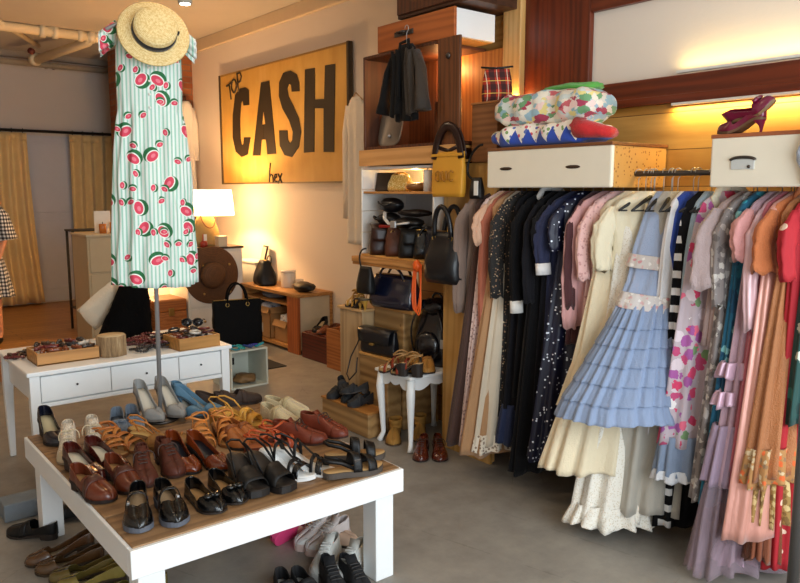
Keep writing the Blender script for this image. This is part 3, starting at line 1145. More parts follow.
MB().tube([(.15, 0, .05), (.22, -.03, .02), (.25, .03, .03), (.16, .04, .05)], .005, 6).build('wrist_strap', BLK, ga)
wb = thing('white_crate', 'white wooden box behind the drawstring bag against the wall', 'crate', (4.03, 7.5, 0))
MB().box((-.1, -.1, 0), (.1, .4, .8)).build('box', WHITE_OLD, wb, bevel=.004)
MB().box((-.11, -.11, .8), (.11, .41, .82)).build('lid', WHITE_OLD, wb, bevel=.003)
ph_ = thing('photo_frame', 'small leaning picture frame on the white box below the sign', 'picture frame', (4.05, 7.45, .82), R(-100))
fm = Matrix.Rotation(R(-14), 4, 'X')
MB().box((-.07, -.008, 0), (.07, .008, .18), fm).build('frame', BLACKM, ph_)
MB().box((-.055, -.01, .015), (.055, -.0085, .165), fm).build('picture', plain('#d8cdb8'), ph_)
MB().box((-.01, .005, 0), (.01, .06, .005)).build('foot', BLACKM, ph_)
tp = thing('black_pouch', 'small black pouch beside the picture frame below the sign', 'pouch', (4.02, 7.3, .605), R(70))
rumple(.13, .1, .2, 33, amp=.1).build('pouch', BLK, tp)
MB().tube([(-.02, 0, .19), (0, -.01, .23), (.02, 0, .19)], .005, 6).build('tie', BLK, tp)
rb = thing('red_box', 'dark red wooden box with shoes at the near end of the bench', 'box', (3.9, 5.86, 0))
MB().box((-.18, -.24, 0), (.18, .24, .25)).build('box', wood('#5a1c10', '#34100a', 'Y', 1), rb, bevel=.004)
MB().box((-.16, -.22, .25), (.16, .22, .262)).build('lid_panel', wood('#6a2a18', '#44180c', 'Y', 1), rb, bevel=.003)
ob = thing('wooden_crate', 'small orange wooden crate beside the dark red box', 'crate', (3.75, 5.46, 0))
for i in range(3):
    MB().box((-.07, -.14, .015 + .12 * i), (.07, -.128, .12 + .12 * i)).build('slat', OAK, ob, bevel=.003)
    MB().box((-.07, .128, .015 + .12 * i), (.07, .14, .12 + .12 * i)).build('slat', OAK, ob, bevel=.003)
for sx in (-1, 1):
    MB().box((sx * .07 - .008, -.127, 0), (sx * .07 + .008, .13, .37)).build('end_board', OAK, ob, bevel=.003)
MB().box((-.06, -.125, 0), (.06, .125, .012)).build('bottom', OAK, ob)

# black tote on white open crate right behind the desk
cr = thing('open_crate', 'white open-fronted wooden crate on the floor beside the white desk', 'crate', (2.79, 5.57, 0))
CRT = plain('#cfd2c4', .6, var=.06)
for lo, hi, nm in (((-.17, -.17, 0), (.17, .17, .015), 'bottom'), ((-.17, -.17, .305), (.17, .17, .32), 'top'), ((-.17, -.17, .015), (-.155, .17, .305), 'side'), ((.155, -.17, .015), (.17, .17, .305), 'side'), ((-.155, .155, .015), (.155, .17, .305), 'back')):
    MB().box(lo, hi).build(nm, CRT, cr, bevel=.002)
MB().box((-.08, .15, .13), (.02, .156, .19)).build('label_plate', BLACKM, cr)
cloth_heap('folded_belt', 'coiled tan belts lying inside the white open crate', 'belts', (2.8, 5.52, .016), .2, .2, .08, plain('#8a6a42'), 21)
handbag('tote_bag', 'large flat black tote bag standing on the white open crate', (2.79, 5.60, .32), R(-14), .40, .13, .39, cloth('#09090a', .75, .1, 0, spec=.12), 1.0, 2, .15, bulge=.05, hw=.42, pw=.25, cat='tote bag', hr=.008)
for k in range(5):
    t = thing('bead_string', ['turquoise bead bracelet at the crate edge beside the black tote', 'teal bead bracelet in the middle of the crate top', 'dark blue bead bracelet at the left of the crate top', 'violet blue bead bracelet lying over the crate edge', 'small teal bead ring leaning on the black tote'][k], 'bracelet', (2.68 + .055 * k, 5.43 + .012 * (k % 2), .32), k, 'bead bracelets on the white crate')
    c = ['#1e90a0', '#2aa8a0', '#1c3f8a', '#3a3fa0', '#1fa5b5'][k]
    mb = MB()
    for q in range(14):
        a = q * 2 * PI / 14
        mb.ell((.035 * math.cos(a), .03 * math.sin(a), .012 + .012 * (1 + math.sin(a))), (.009, .009, .009), 8, 6)
    mb.build('beads', plain(c, .2, coat=.5), t)
tag(bx((3.12, 5.85, .0), (3.4, 6.55, .008)).build('floor_mat', plain('#2a2522', .95)), 'flat black mat on the floor in front of the low bench', 'mat')

# ------------------------------------------------------------------ salvaged drawer shelving
t = thing('dark_cabinet', 'dark brown cabinet at the very top of the shelving near the ceiling', 'cabinet', (3.22, 3.4, 2.675))
MB().box((-.2, -.32, 0), (.22, .34, .5)).build('case', wood('#4a2a16', '#2c170b', 'Y', 1), t, bevel=.005)
MB().box((-.215, -.31, .02), (-.2, .33, .48)).build('door', DARKW, t, bevel=.004)
t = thing('wall_drawer', 'orange brown drawer with white sides sticking out above the sheer jacket', 'drawer', (3.16, 3.555, 2.492))
DFR = wood('#b0602a', '#8a441a', 'Y', .7, rough=.4)
MB().box((-.165, -.36, 0), (-.145, .36, .165)).build('drawer_front', DFR, t, bevel=.003)
for sy in (-1, 1):
    MB().box((-.145, sy * .345 - .012, .004), (.17, sy * .345 + .012, .16)).build('side', WHITE, t, bevel=.002)
MB().box((.155, -.335, .004), (.17, .335, .16)).build('back', WHITE, t)
MB().box((-.145, -.335, .0), (.17, .335, .012)).build('bottom', PLY, t)
MB().box((-.172, .0, .07), (-.165, .18, .1)).build('pull_plate', DKSTEEL, t, bevel=.002)
MB().tube([(-.165, .12, .09), (-.2, .12, .088), (-.2, .06, .088), (-.165, .06, .09)], .007, 8).build('handle', DKSTEEL, t)

t = thing('open_cabinet', 'dark open wooden cabinet box behind the hanging sheer jacket', 'cabinet', (3.2, 3.605, 1.885))
MB().box((-.2, .455, 0), (.22, .475, .605)).build('side', DARKW, t, bevel=.003)
MB().box((-.2, -.455, 0), (.22, .455, .018)).build('bottom', DARKW, t)
MB().box((-.2, -.25, .587), (.22, .455, .605)).build('top', DARKW, t)
MB().box((.2, -.475, .018), (.22, .17, .587)).build('back', wood('#c8803c', '#a05a22', 'Z', 1), t)  # lit part of the back, lamp glow put into the wood colour
MB().box((.18, .17, .018), (.22, .455, .587)).build('back', wood('#7a4420', '#54290f', 'Z', 1), t)  # unlit part of the back, shade put into a darker wood colour
MB().box((-.217, -.47, -.02), (-.2, -.285, .605)).build('door_board', wood('#6a3c1c', '#41220e', 'Z', 1), t, bevel=.003)
MB().box((-.05, -.3, .018), (-.03, -.07, .28)).build('inner_board', wood('#7a4422', '#55290f', 'Z', 1), t, bevel=.003)
MB().ell((-.222, -.378, .5), (.01, .018, .018)).build('knob', DKSTEEL, t)
t = thing('pewter_tray', 'grey metal tray leaning inside the dark open cabinet', 'tray', (3.1, 3.93, 1.905), R(-90))
M_ = Matrix.Rotation(R(-12), 4, 'X')
MB().loft([[(math.copysign(abs(math.cos(a)) ** .5, math.cos(a)) * .12 * k, y, .13 + math.copysign(abs(math.sin(a)) ** .5, math.sin(a)) * .13 * k) for a in [i * PI / 16 for i in range(32)]] for y, k in ((0, .93), (-.012, 1), (-.016, .98), (-.006, .86))], M=M_).build('tray', plain('#8c8074', .45, .6), t)
MB().ell((0, -.015, .07), (.012, .01, .012), M=M_).build('rivet', STEEL, t)

t = thing('drawer_front_board', 'pale wooden drawer front laid across under the open cabinet', 'drawer', (3.18, 3.61, 1.778))
MB().box((-.21, -.485, 0), (-.185, .485, .105)).build('front', wood('#d09a5e', '#b07a40', 'Y', .7), t, bevel=.004)
MB().box((-.185, -.47, .005), (.22, .47, .02)).build('bottom', PLY, t)
MB().box((-.185, -.47, .085), (.22, .47, .1)).build('top', PLY, t)
t = thing('white_cubby', 'white boarded cubby shelf full of handbags', 'shelf', (3.2, 3.74, 1.185))
WB = plain('#ece6de', .55, var=.04)
for i in range(4):
    MB().box((-.2, .36, .004 + .145 * i), (.2, .375, .146 + .145 * i)).build('side_board', WB, t, bevel=.004)
MB().box((-.2, -.375, .0), (.2, -.36, .585)).build('side_board', WB, t, bevel=.003)
MB().box((.185, -.36, .0), (.2, .36, .585)).build('back', plain('#dfe2ea', .6), t)
MB().box((-.19, -.36, .41), (.185, .36, .425)).build('shelf_board', wood('#c08a4c', '#94622c', 'Y', 1), t, bevel=.002)
MB().box((-.2, -.36, .57), (.2, .36, .585)).build('top', WB, t)
MB().box((-.2, -.375, -.012), (.2, .375, .0)).build('bottom', PINE, t)
t = thing('shelf_ledge', 'wooden ledge board sticking out under the white cubby', 'shelf', (3.16, 3.755, 1.135))
MB().box((-.22, -.395, 0), (.24, .395, .037)).build('board', wood('#c88f52', '#a06a30', 'Y', 1), t, bevel=.004)
MB().box((-.215, -.39, -.02), (-.19, .39, 0)).build('batten', wood('#b07a40', '#8a5826', 'Y', 1), t, bevel=.003)
t = thing('leaning_board', 'tall pale wood panel behind the black handbag and yellow tote', 'panel', (3.08, 3.14, 0))
MB().box((-.012, -.21, 0), (.012, .21, 1.775)).build('board', wood('#c89a56', '#a87838', 'Z', .7, knots=1), t, bevel=.003)
MB().box((.012, -.19, 0), (.05, -.15, 1.77)).build('batten', PINEZ, t)
MB().box((.012, .15, 0), (.05, .19, 1.77)).build('batten', PINEZ, t)
t = thing('wooden_box', 'brown wooden box under the plaid pouch beside the pine post', 'box', (3.22, 3.0, 1.777))
MB().box((-.17, -.1, 0), (.16, .1, .323)).build('box', wood('#8a5a34', '#6a401f', 'Y', 1), t, bevel=.004)
MB().box((-.175, -.105, .323), (.165, .105, .335)).build('lid', wood('#a06a3a', '#7a4a24', 'Y', 1), t, bevel=.003)


def plaid_mat():
    s = N('plaid')
    v = s.mapping()
    q = s.n('SeparateXYZ')
    s.l(v, q.inputs[0])
    u = s.math('ADD', q.outputs[0], s.math('MULTIPLY', q.outputs[1], .5))

    def band(x, per, wd, off=0):
        return s.math('LESS_THAN', s.math('FRACT', s.math('ADD', s.math('MULTIPLY', x, 1 / per), off)), wd)
    col = s.mix(s.math('MULTIPLY', band(u, .06, .5), .8), '#b8341c', '#1c1a1c')
    col = s.mix(s.math('MULTIPLY', band(q.outputs[2], .07, .45), .6), col, '#17181c')
    col = s.mix(s.math('MULTIPLY', band(u, .06, .07, .3), .8), col, '#e8dcc8')
    col = s.mix(s.math('MULTIPLY', band(q.outputs[2], .07, .06, .3), .8), col, '#e8c860')
    return s.fin(col, .85)


PLAID = plaid_mat()
t = thing('plaid_bag', 'red and black plaid pouch standing on the brown box by the post', 'pouch', (3.17, 3.02, 2.112), R(-50))
MB().loft(bag_rings(.17, .1, .2, .8, .3, pw=.7)).build('pouch', PLAID, t)
MB().tube([(-.09, -.02, .2), (0, -.035, .19), (.09, -.02, .2)], .006, 6).build('zip', BLACKM, t)

# hanging sheer jacket
def hanger(y, x=3.15, z=1.70, rz=0, w=.2, mat=None, label='', group=None, drop=.1):
    h = thing('clothes_hanger', label, 'hanger', (x, y, z), rz, group)
    mat = mat or BLACKM
    mb = MB()
    mb.tube([(-w, 0, -drop - .075), (-w * .5, 0, -drop - .035), (0, 0, -drop), (w * .5, 0, -drop - .035), (w, 0, -drop - .075)], [.005, .008, .011, .008, .005], 8, flat=(1, 1.1))
    mb.tube([(-w * .92, 0, -drop - .075), (w * .92, 0, -drop - .075)], .004, 6)
    mb.build('hanger_frame', mat, h)
    MB().tube([(0, 0, -drop), (0, 0, -.03)] + [(.017 * math.cos(a) - .0, 0, .0 + .019 * math.sin(a)) for a in [R(-60 + 27 * i) for i in range(10)]], .0022, 6).build('hook', STEEL, h)
    return h


JX = 2.945
hanger(3.56, JX, 2.585, -PI / 2, .12, BLACKM, 'black hanger hooked on the wall drawer handle holding the sheer jacket')
jk = thing('sheer_jacket', 'short sheer black jacket hung open in front of the dark cabinet', 'jacket', (JX, 3.56, 2.07), -PI / 2)
jk.scale = (.8, .85, 1)
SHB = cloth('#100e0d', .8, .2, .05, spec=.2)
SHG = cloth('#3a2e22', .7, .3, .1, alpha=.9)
for sgn in (-1, 1):
    rows = []
    for i in range(16):
        z = .38 * i / 15
        rr = []
        for j in range(14):
            q = j / 13
            w0 = interp(z, [0, .2, .38], [.165, .14, .135])
            wi = interp(z, [0, .3, .38], [.03, .015, .04])
            x = wi + (w0 - wi) * q
            rr.append((sgn * x, -.03 - .025 * math.sin(PI * q) + .012 * math.sin(q * 16 + z * 5), z + .012 * math.sin(q * 9)))
        rows.append(rr)
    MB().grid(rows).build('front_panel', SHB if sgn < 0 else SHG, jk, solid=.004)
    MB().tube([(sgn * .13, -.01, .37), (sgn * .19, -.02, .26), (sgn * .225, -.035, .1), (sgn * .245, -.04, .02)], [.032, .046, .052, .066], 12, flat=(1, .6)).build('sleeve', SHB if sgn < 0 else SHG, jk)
MB().loft(garment_body([(-.03, .13, .02, 1), (.2, .14, .025, .8), (.36, .14, .03, .3), (.42, .07, .025, .1)], .008, 8, seed=8)).build('back_panel', SHB, jk)
MB().tube([(-.03, -.05, .1), (-.04, -.05, .3), (-.05, -.02, .43), (0, .02, .45), (.05, -.02, .43), (.04, -.05, .3), (.03, -.05, .1)], .014, 8, flat=(1, .6)).build('collar', SHB, jk)

# bags in the cubby ---------------------------------------------------
SH = 1.185
G = 'bags inside the white cubby'
LB = leather('#5a2f1c')
LN = leather('#161a2a')
t = thing('gold_purse', 'gold beaded evening purse glowing on the top cubby shelf', 'purse', (3.14, 3.86, SH + .425), -PI / 2, G)
MB().loft(bag_rings(.2, .08, .11, .8, .3)).build('bag_body', dots('#d8b860', '#fff2c0', 90, .4, .35, .6, 1), t)
MB().tube([(-.08, 0, .11), (-.03, 0, .124), (.03, 0, .124), (.08, 0, .11)], .006, 8).build('frame', BRASS, t)
t = thing('dark_clutch', 'dark brown clutch standing upright at the left of the top cubby shelf', 'clutch', (3.13, 4.0, SH + .425), -PI / 2 + .3, G)
MB().box((-.09, -.012, 0), (.09, .012, .13), Matrix.Rotation(R(-14), 4, 'X')).build('clutch', leather('#3a2a1c'), t, bevel=.006)
t = thing('brown_clutch', 'flat tan leather clutch lying on the top cubby shelf', 'clutch', (3.1, 3.63, SH + .425), -PI / 2, G)
rumple(.2, .12, .06, 41, amp=.06).build('clutch', leather('#8a5a2c'), t)
t = thing('round_jar', 'round red brown box with dark lid on the top cubby shelf', 'jar', (3.12, 3.46, SH + .425))
MB().lathe([(0, 0), (.04, 0), (.06, .03), (.06, .07), (.045, .1), (0, .1)], 20).build('jar', leather('#9a3a1a'), t)
MB().lathe([(.046, .098), (.05, .112), (.02, .125), (0, .125)], 20).build('lid', BLACKM, t)
t = thing('pillar_candle', 'white candle stub beside the yellow tote on the drawer board', 'candle', (3.02, 3.42, 1.7))
t.location = (3.04, 3.47, SH + .425)
MB().lathe([(0, 0), (.026, 0), (.026, .13), (.02, .135), (0, .133)], 16).build('wax', plain('#f4ece0', .5), t)
MB().cyl((0, 0, .133), (0, 0, .145), .002).build('wick', BLACKM, t)
for i, (y, z, w, d, h, m, lab, dz) in enumerate((
        (3.96, 0, .24, .12, .2, leather('#33170e'), 'dark brown handbag at the left of the lower cubby row', .2),
        (3.8, 0, .24, .13, .19, LB, 'reddish brown handbag in the lower cubby row', -.15),
        (3.66, 0, .22, .13, .18, BLK, 'studded black handbag in the middle of the lower cubby row', .1),
        (3.54, 0, .2, .13, .18, BLKP, 'glossy black handbag right of the studded one in the cubby', -.1),
        (3.43, 0, .18, .12, .19, LN, 'navy blue handbag at the right of the lower cubby row', .15))):
    b = handbag('handbag', lab, (3.1 + .01 * (i % 2), y, SH), -PI / 2 + R(60) * (1 if dz > 0 else .9), w, d, h, m, .8, 1, .03, group=G, flap=(i % 2 == 0))
for i, (y, z, w, d, h, m, lab) in enumerate((
        (3.93, .195, .2, .16, .09, BLK, 'black flat bag on top of the brown bags, left in the cubby'),
        (3.9, .285, .22, .14, .1, leather('#101014'), 'black bag topmost of the left stack in the cubby'),
        (3.72, .19, .24, .16, .07, leather('#1a1514'), 'black bag under the silver strap in the cubby'),
        (3.66, .262, .26, .12, .05, leather('#241d1c'), 'black envelope clutch with grey edge on the bag pile'))):
    t = thing('folded_bag', lab, 'bag', (3.1, y, SH + z), -PI / 2 + .2 * (i - 1.5), G)
    rumple(w, d, h, 50 + i, amp=.06).build('bag_body', m, t)
    MB().tube(bez((-w * .3, -d * .45, h * .6), (-w * .1, -d * .75, h), (w * .1, -d * .75, h * .2), (w * .3, -d * .45, h * .6)), .006, 6).build('strap', m, t)
t = thing('silver_strap', 'silver white bag strap draped over the black bags in the cubby', 'strap', (2.99, 3.72, SH + .19), -PI / 2, G)
MB().tube([(-.12, 0, .1), (-.08, -.03, .06), (-.03, -.035, .03), (.03, -.035, .025), (.1, -.03, .035), (.15, -.02, .04)], .012, 8, flat=(1, .5)).build('band', satin('#cfccc8'), t)
MB().box((.0, -.05, .005), (.05, -.035, .05)).build('buckle', STEEL, t, bevel=.004)
t = thing('red_wallet', 'small red wallet on the brown handbags in the cubby', 'wallet', (3.06, 3.88, SH + .185), -PI / 2 + .3, G)
MB().box((-.06, -.04, 0), (.06, .04, .02)).build('wallet', leather('#9a1a14'), t, bevel=.006)

# yellow tote with leather strap
TT = onx(448, 175, 2.985)
t = thing('yellow_tote', 'mustard yellow tote with embossed letters hanging from a dark strap', 'tote bag', (2.975, 3.21, 1.58), -PI / 2)
YEL = plain('#d89a2c', .55, var=.08)
MB().loft(bag_rings(.255, .05, .26, 1.0, .08, pw=.3)).build('bag_body', YEL, t)
MB().box((-.13, -.02, .235), (.13, -.012, .25)).build('hem', YEL, t)
mb = MB()
for cx, pts in ((-.055, [(-.02, .0), (-.02, .02), (0, .03), (.018, .02), (.018, -.02), (0, -.03), (-.02, -.02), (-.02, 0)]), (0, [(-.018, .03), (-.018, -.02), (0, -.03), (.016, -.02), (.016, .03)]), (.055, [(.018, .022), (0, .03), (-.018, .018), (-.018, -.018), (0, -.03), (.018, -.022)])):
    mb.tube([(cx + a, -.0335, .12 + b) for a, b in pts], .005, 6)
mb.build('embossed_letters', plain('#a87018', .5), t)
STR = leather('#2c1610', .3)
for y in (-.012, .012):
    MB().tube(bez((-.115, y, .22), (-.085, y, .47), (.085, y, .47), (.115, y, .22), 18), .026, 8, flat=(1, .3)).build('strap', STR, t)
MB().tube([(-.09, 0, .29), (0, -.0, .265), (.09, 0, .29)], .014, 8).build('strap_bar', STR, t)

handbag('slouchy_handbag', 'black slouchy leather handbag hanging on the wood panel below the yellow tote', (2.97, 3.21, 1.075), -PI / 2, .29, .17, .3, leather('#101116', .38, .2), .74, 2, .16, bulge=.3, hw=.5, pw=.6, hr=.015)
t = thing('orange_lanyard', 'neon orange cord loops hanging below the cubby ledge', 'cord', (2.93, 3.43, .9), -PI / 2)
NEO = plain('#ff6a1e', .5)
for k in range(3):
    MB().tube(bez((-.03 + .01 * k, 0, .27), (-.1 + .02 * k, -.01, -.1), (.05 + .02 * k, -.01, -.14 - .03 * k), (.03 - .01 * k, 0, .27), 18), .0045, 6).build('cord', NEO, t)
MB().ell((0, -.01, .26), (.028, .02, .035), fn=lambda v: 1 + .15 * math.sin(9 * v.x + 7 * v.z)).build('tassel', NEO, t)
t = thing('small_hanging_bag', 'small black bag with long strap hanging at the ledge left end', 'handbag', (2.93, 3.97, .93), -PI / 2)
MB().loft(bag_rings(.16, .07, .18, .7, .3, pw=.6)).build('bag_body', BLK, t)
MB().tube(bez((-.05, 0, .17), (-.08, -.01, .25), (-.06, 0, .3), (-.02, .02, .3)), .006, 6).build('strap', BLK, t)

# crates below the ledge
t = thing('tall_crate', 'tall narrow wooden crate under the gold shoes', 'crate', (3.17, 4.215, 0))
CRW = wood('#b89a72', '#967650', 'Z', .8)
MB().box((-.19, -.135, 0), (.21, .14, .78)).build('box', CRW, t, bevel=.004)
MB().box((-.205, -.15, .78), (.22, .155, .8)).build('top', wood('#cfa672', '#b0854e', 'Y', .8), t, bevel=.004)
t = thing('wood_block', 'big rough wood block behind the crossbody bag', 'crate', (3.22, 3.9, 0))
RW = wood('#aa8554', '#78552e', 'Y', .5, knots=2)
MB().box((-.15, -.16, 0), (.17, .165, .81)).build('block', RW, t, bevel=.008)
MB().box((-.16, -.26, .81), (.17, .165, .835)).build('top_board', wood('#c08a4a', '#8f5e2a', 'Y', .6, knots=1), t, bevel=.004)
t = thing('wood_step', 'middle wooden step carrying the black crossbody bag', 'crate', (3.0, 3.9, 0))
MB().box((-.06, -.15, 0), (.06, .165, .5)).build('block', RW, t, bevel=.008)
MB().box((-.065, -.155, .5), (.06, .165, .515)).build('top_board', wood('#c79552', '#9a6a32', 'Y', .6), t, bevel=.003)
t = thing('wood_step', 'lowest wooden step carrying a pile of black shoes', 'crate', (2.85, 4.0, 0))
MB().box((-.07, -.25, 0), (.08, .3, .16)).build('block', RW, t, bevel=.008)
MB().box((-.075, -.255, .16), (.08, .305, .175)).build('top_board', wood('#b9803e', '#8a5824', 'Y', .6), t, bevel=.003)
t = handbag('patent_handbag', 'glossy dark blue patent handbag on the wood block below the ledge', (3.08, 3.84, .836), -PI / 2 + .12, .4, .16, .22, leather('#151b33', .1, 1.0), .85, 2, .07, bulge=.2)
t = handbag('crossbody_bag', 'black crossbody bag with thin looped strap propped on the middle step', (2.99, 3.9, .516), -PI / 2 + .1, .33, .075, .17, leather('#17181d', .35, .3), .95, 0, 0, flap=True, pw=.3, bulge=.08,
            strap=[(-.17, 0, .15), (-.2, -.02, .05), (-.24, -.05, -.05), (-.25, -.08, -.17), (-.2, -.1, -.2), (-.15, -.08, -.14), (-.16, -.06, -.04)])
t = thing('photo_frame', 'small black frame standing behind the gold shoes on the tall crate', 'picture frame', (3.3, 4.31, .8), R(-70))
mb = MB()
for lo, hi in (((-.07, -.008, 0), (-.058, .008, .15)), ((.058, -.008, 0), (.07, .008, .15)), ((-.058, -.008, 0), (.058, .008, .012)), ((-.058, -.008, .138), (.058, .008, .15))):
    mb.box(lo, hi)
mb.build('frame', BLACKM, t)
MB().box((-.058, -.002, .012), (.058, .004, .138)).build('picture', plain('#d8d2c6'), t)
t = thing('backpack', 'black glossy backpack leaning behind the small white side table', 'backpack', (3.2, 3.32, .0), -PI / 2 + .2)
t.location = (3.2, 3.55, .487)
BPK = leather('#121216', .22, .6)
MB().loft(bag_rings(.3, .2, .4, .6, .3, pw=.65)).build('bag_body', BPK, t)
MB().ell((0, -.1, .13), (.1, .05, .1)).build('front_pocket', BPK, t)
rumple(.2, .16, .12, 61).build('top_flap', BPK, t).location = (0, -.02, .32)
MB().tube(bez((.05, -.06, .38), (.12, -.14, .36), (.16, -.13, .2), (.13, -.08, .08), 16), .013, 8, flat=(1, .5)).build('shoulder_strap', BPK, t)
MB().tube(bez((-.05, -.06, .38), (-.12, -.14, .34), (-.15, -.12, .2), (-.12, -.08, .05), 16), .013, 8, flat=(1, .5)).build('shoulder_strap', BPK, t)
MB().box((.115, -.125, .13), (.145, -.115, .19)).build('buckle', STEEL, t, bevel=.004)
MB().tube(bez((-.04, 0, .42), (-.04, 0, .48), (.04, 0, .48), (.04, 0, .42)), .008, 8).build('grab_handle', BPK, t)

# small white side table
t = thing('side_table', 'small white side table with scalloped apron and curved legs', 'side table', (3.07, 3.54, 0))
x, y, z = .26, .18, .485
MB().box((-x, -y, z - .02), (x, y, z)).build('table_top', WHITE, t, bevel=.006)


def scallop(n, L):
    pts = []
    for i in range(n + 1):
        q = i / n
        pts.append((q - .5) * L)
    return pts


for ax, sg_ in (('x', -1), ('x', 1), ('y', -1), ('y', 1)):
    L = (2 * y if ax == 'x' else 2 * x) - .08
    top, bot = [], []
    for i in range(37):
        q = i / 36
        u = (q - .5) * L
        d = .05 + .022 * abs(math.sin(q * PI * 3)) - .03 * math.sin(PI * q) ** 2 * .6
        P = (sg_ * (x - .03), u) if ax == 'x' else (u, sg_ * (y - .03))
        top.append((P[0], P[1], z - .02))
        bot.append((P[0], P[1], z - .03 - d))
    MB().grid([top, bot], smooth=False).build('scalloped_apron', WHITE, t, solid=.014)
for sx in (-1, 1):
    for sy in (-1, 1):
        cx, cy = sx * (x - .035), sy * (y - .035)
        pts = [(cx, cy, z - .02), (cx + sx * .008, cy + sy * .008, z - .12), (cx - sx * .0, cy, .2), (cx - sx * .006, cy - sy * .006, .06), (cx + sx * .006, cy + sy * .006, .02), (cx + sx * .012, cy + sy * .012, 0)]
        MB().tube(pts, [.026, .028, .02, .015, .018, .022], 12).build('leg', WHITE, t)
tag(bx((2.84, 3.42, .485), (3.04, 3.7, .487)).build('paper_sheet', plain('#f6f4ee', .8)), 'white paper sheet under the shoes on the small side table', 'paper')

# ------------------------------------------------------------------ drawer boxes over the rail
t = thing('drawer_box', 'long white drawer box carrying the folded quilts above the rail', 'drawer', (3.17, 2.475, 1.632))
IV = plain('#efe6d2', .45, var=.04, bump=.08)
MB().box((-.22, -.4, 0), (-.195, .4, .2)).build('drawer_front', IV, t, bevel=.008)
for sy, m in ((-1, dots('#c2924e', '#8a5a26', 60, .32, .6, frac=.5)), (1, PLY)):
    MB().box((-.195, sy * .387 - .012, .0), (.24, sy * .387 + .012, .195)).build('side', m, t, bevel=.003)
MB().box((.225, -.37, .0), (.24, .37, .195)).build('back', PLY, t)
MB().box((-.225, -.405, .195), (.245, .4, .212)).build('lid_board', wood('#7a4a26', '#5a3016', 'Y', 1), t, bevel=.003)
for yy in (.26, -.18):
    MB().ell((-.222, yy, .1), (.004, .045, .009)).build('slot_handle', plain('#3a2414'), t)
t = thing('drawer_box', 'white drawer box with a cup handle under the purple shoes', 'drawer', (3.17, 1.25, 1.632))
MB().box((-.22, -.35, 0), (-.195, .345, .2)).build('drawer_front', IV, t, bevel=.008)
for sy in (-1, 1):
    MB().box((-.195, sy * .335 - .01, .0), (.2, sy * .335 + .01, .195)).build('side', PLY, t, bevel=.003)
MB().box((.185, -.32, 0), (.2, .32, .195)).build('back', PLY, t)
MB().box((-.222, -.352, .197), (.205, .347, .213)).build('lid_board', wood('#a05a36', '#7a3c20', 'Y', 1), t, bevel=.003)
pl = MB().box((-.225, .16, .07), (-.22, .255, .11)).build('label_holder', plain('#cfd0cc', .4), t, bevel=.002)
MB().tube(arc((-.225, .2075, .106), .05, .012, 0, PI, 12, 'x'), .006, 8).build('cup_pull', DKSTEEL, t)
MB().ell((-.227, .18, .08), (.004, .007, .007)).build('latch', DKSTEEL, t)
t = thing('clothes_rail', 'grey metal clothes rail running along the wooden wall', 'clothes rail', (3.15, 2.1, 1.697))
MB().cyl((0, -1.2, 0), (0, 1.15, 0), .013).build('rail', DKSTEEL, t)
for yy in (-.52, .1, 1.1):
    MB().tube([(0, yy, -.0), (.12, yy, .02), (.265, yy, .02)], .008, 8).build('bracket', DKSTEEL, t)
    MB().cyl((.262, yy, .02), (.27, yy, .02), .03).build('flange', DKSTEEL, t)
pz = thing('upright_pole', 'grey metal upright pole at the far right edge by the dresses', 'pole', (2.68, 1.045, 0))
MB().cyl((0, 0, .012), (0, 0, 1.55), .02).build('pole', plain('#6d6a68', .4, .6), pz)
MB().lathe([(0, 0), (.06, 0), (.06, .008), (.025, .014), (0, .014)], 20).build('foot', DKSTEEL, pz)

# folded quilts
def quilt(name, label, loc, w, d, h, mat, seed, layers=3, end=None):
    t = thing(name, label, 'quilt', loc, 0, 'folded quilts on the drawer box')
    g = random.Random(seed)
    lh = h / layers
    for k in range(layers):
        rings = []
        p1, p2 = g.uniform(0, 6), g.uniform(0, 6)
        ww, ofs = w * g.uniform(.94, 1), g.uniform(-.01, .01)
        for i in range(29):
            q = i / 28
            yy = (q - .5) * d * (1 - .03 * k)
            e = max(.25, min(1, math.sin(PI * min(max(q, .015), .985)) * 3.0)) ** .4
            ring = []
            for j in range(32):
                a = 2 * PI * j / 32
                c, s2_ = math.cos(a), math.sin(a)
                wob = .012 * math.sin(yy * 21 + p1 + 3 * c) + .008 * math.sin(yy * 47 + p2)
                ring.append((math.copysign(abs(c) ** .45, c) * (ww / 2 * (.8 + .2 * e) + wob) + ofs, yy, lh * k + lh / 2 + math.copysign(abs(s2_) ** .75, s2_) * lh * .54 * e + wob * .35 * (k + 1)))
            rings.append(ring)
        MB().loft(rings).build('fold', mat if not (end and k >= 0 and end[1] == k) else end[0], t)
    return t


def blue_quilt_mat():
    s = N('blue_quilt')
    q = s.n('SeparateXYZ')
    s.l(s.co.outputs['Object'], q.inputs[0])
    tri = s.math('PINGPONG', s.math('MULTIPLY', q.outputs[1], 1), .042)
    f = s.math('LESS_THAN', q.outputs[2], s.math('ADD', s.math('MULTIPLY', tri, 1.7), .014))
    k = s.vor(s.mapping(), 38)
    sep = s.n('SeparateColor')
    s.l(k.outputs['Color'], sep.inputs[0])
    fl = s.ramp(sep.outputs[0], [(0, '#c24a5a'), (.25, '#7a9a5a'), (.5, '#e8b0b8'), (.75, '#5a6aa8')], 'CONSTANT')
    base = s.mix(s.math('LESS_THAN', k.outputs[0], .36), '#eee6da', fl)
    col = s.mix(f, base, '#2848a8')
    s.bump(s.noise(s.mapping(), 22, 3), .4, .01)
    return s.fin(col, .85, sheen=.2)


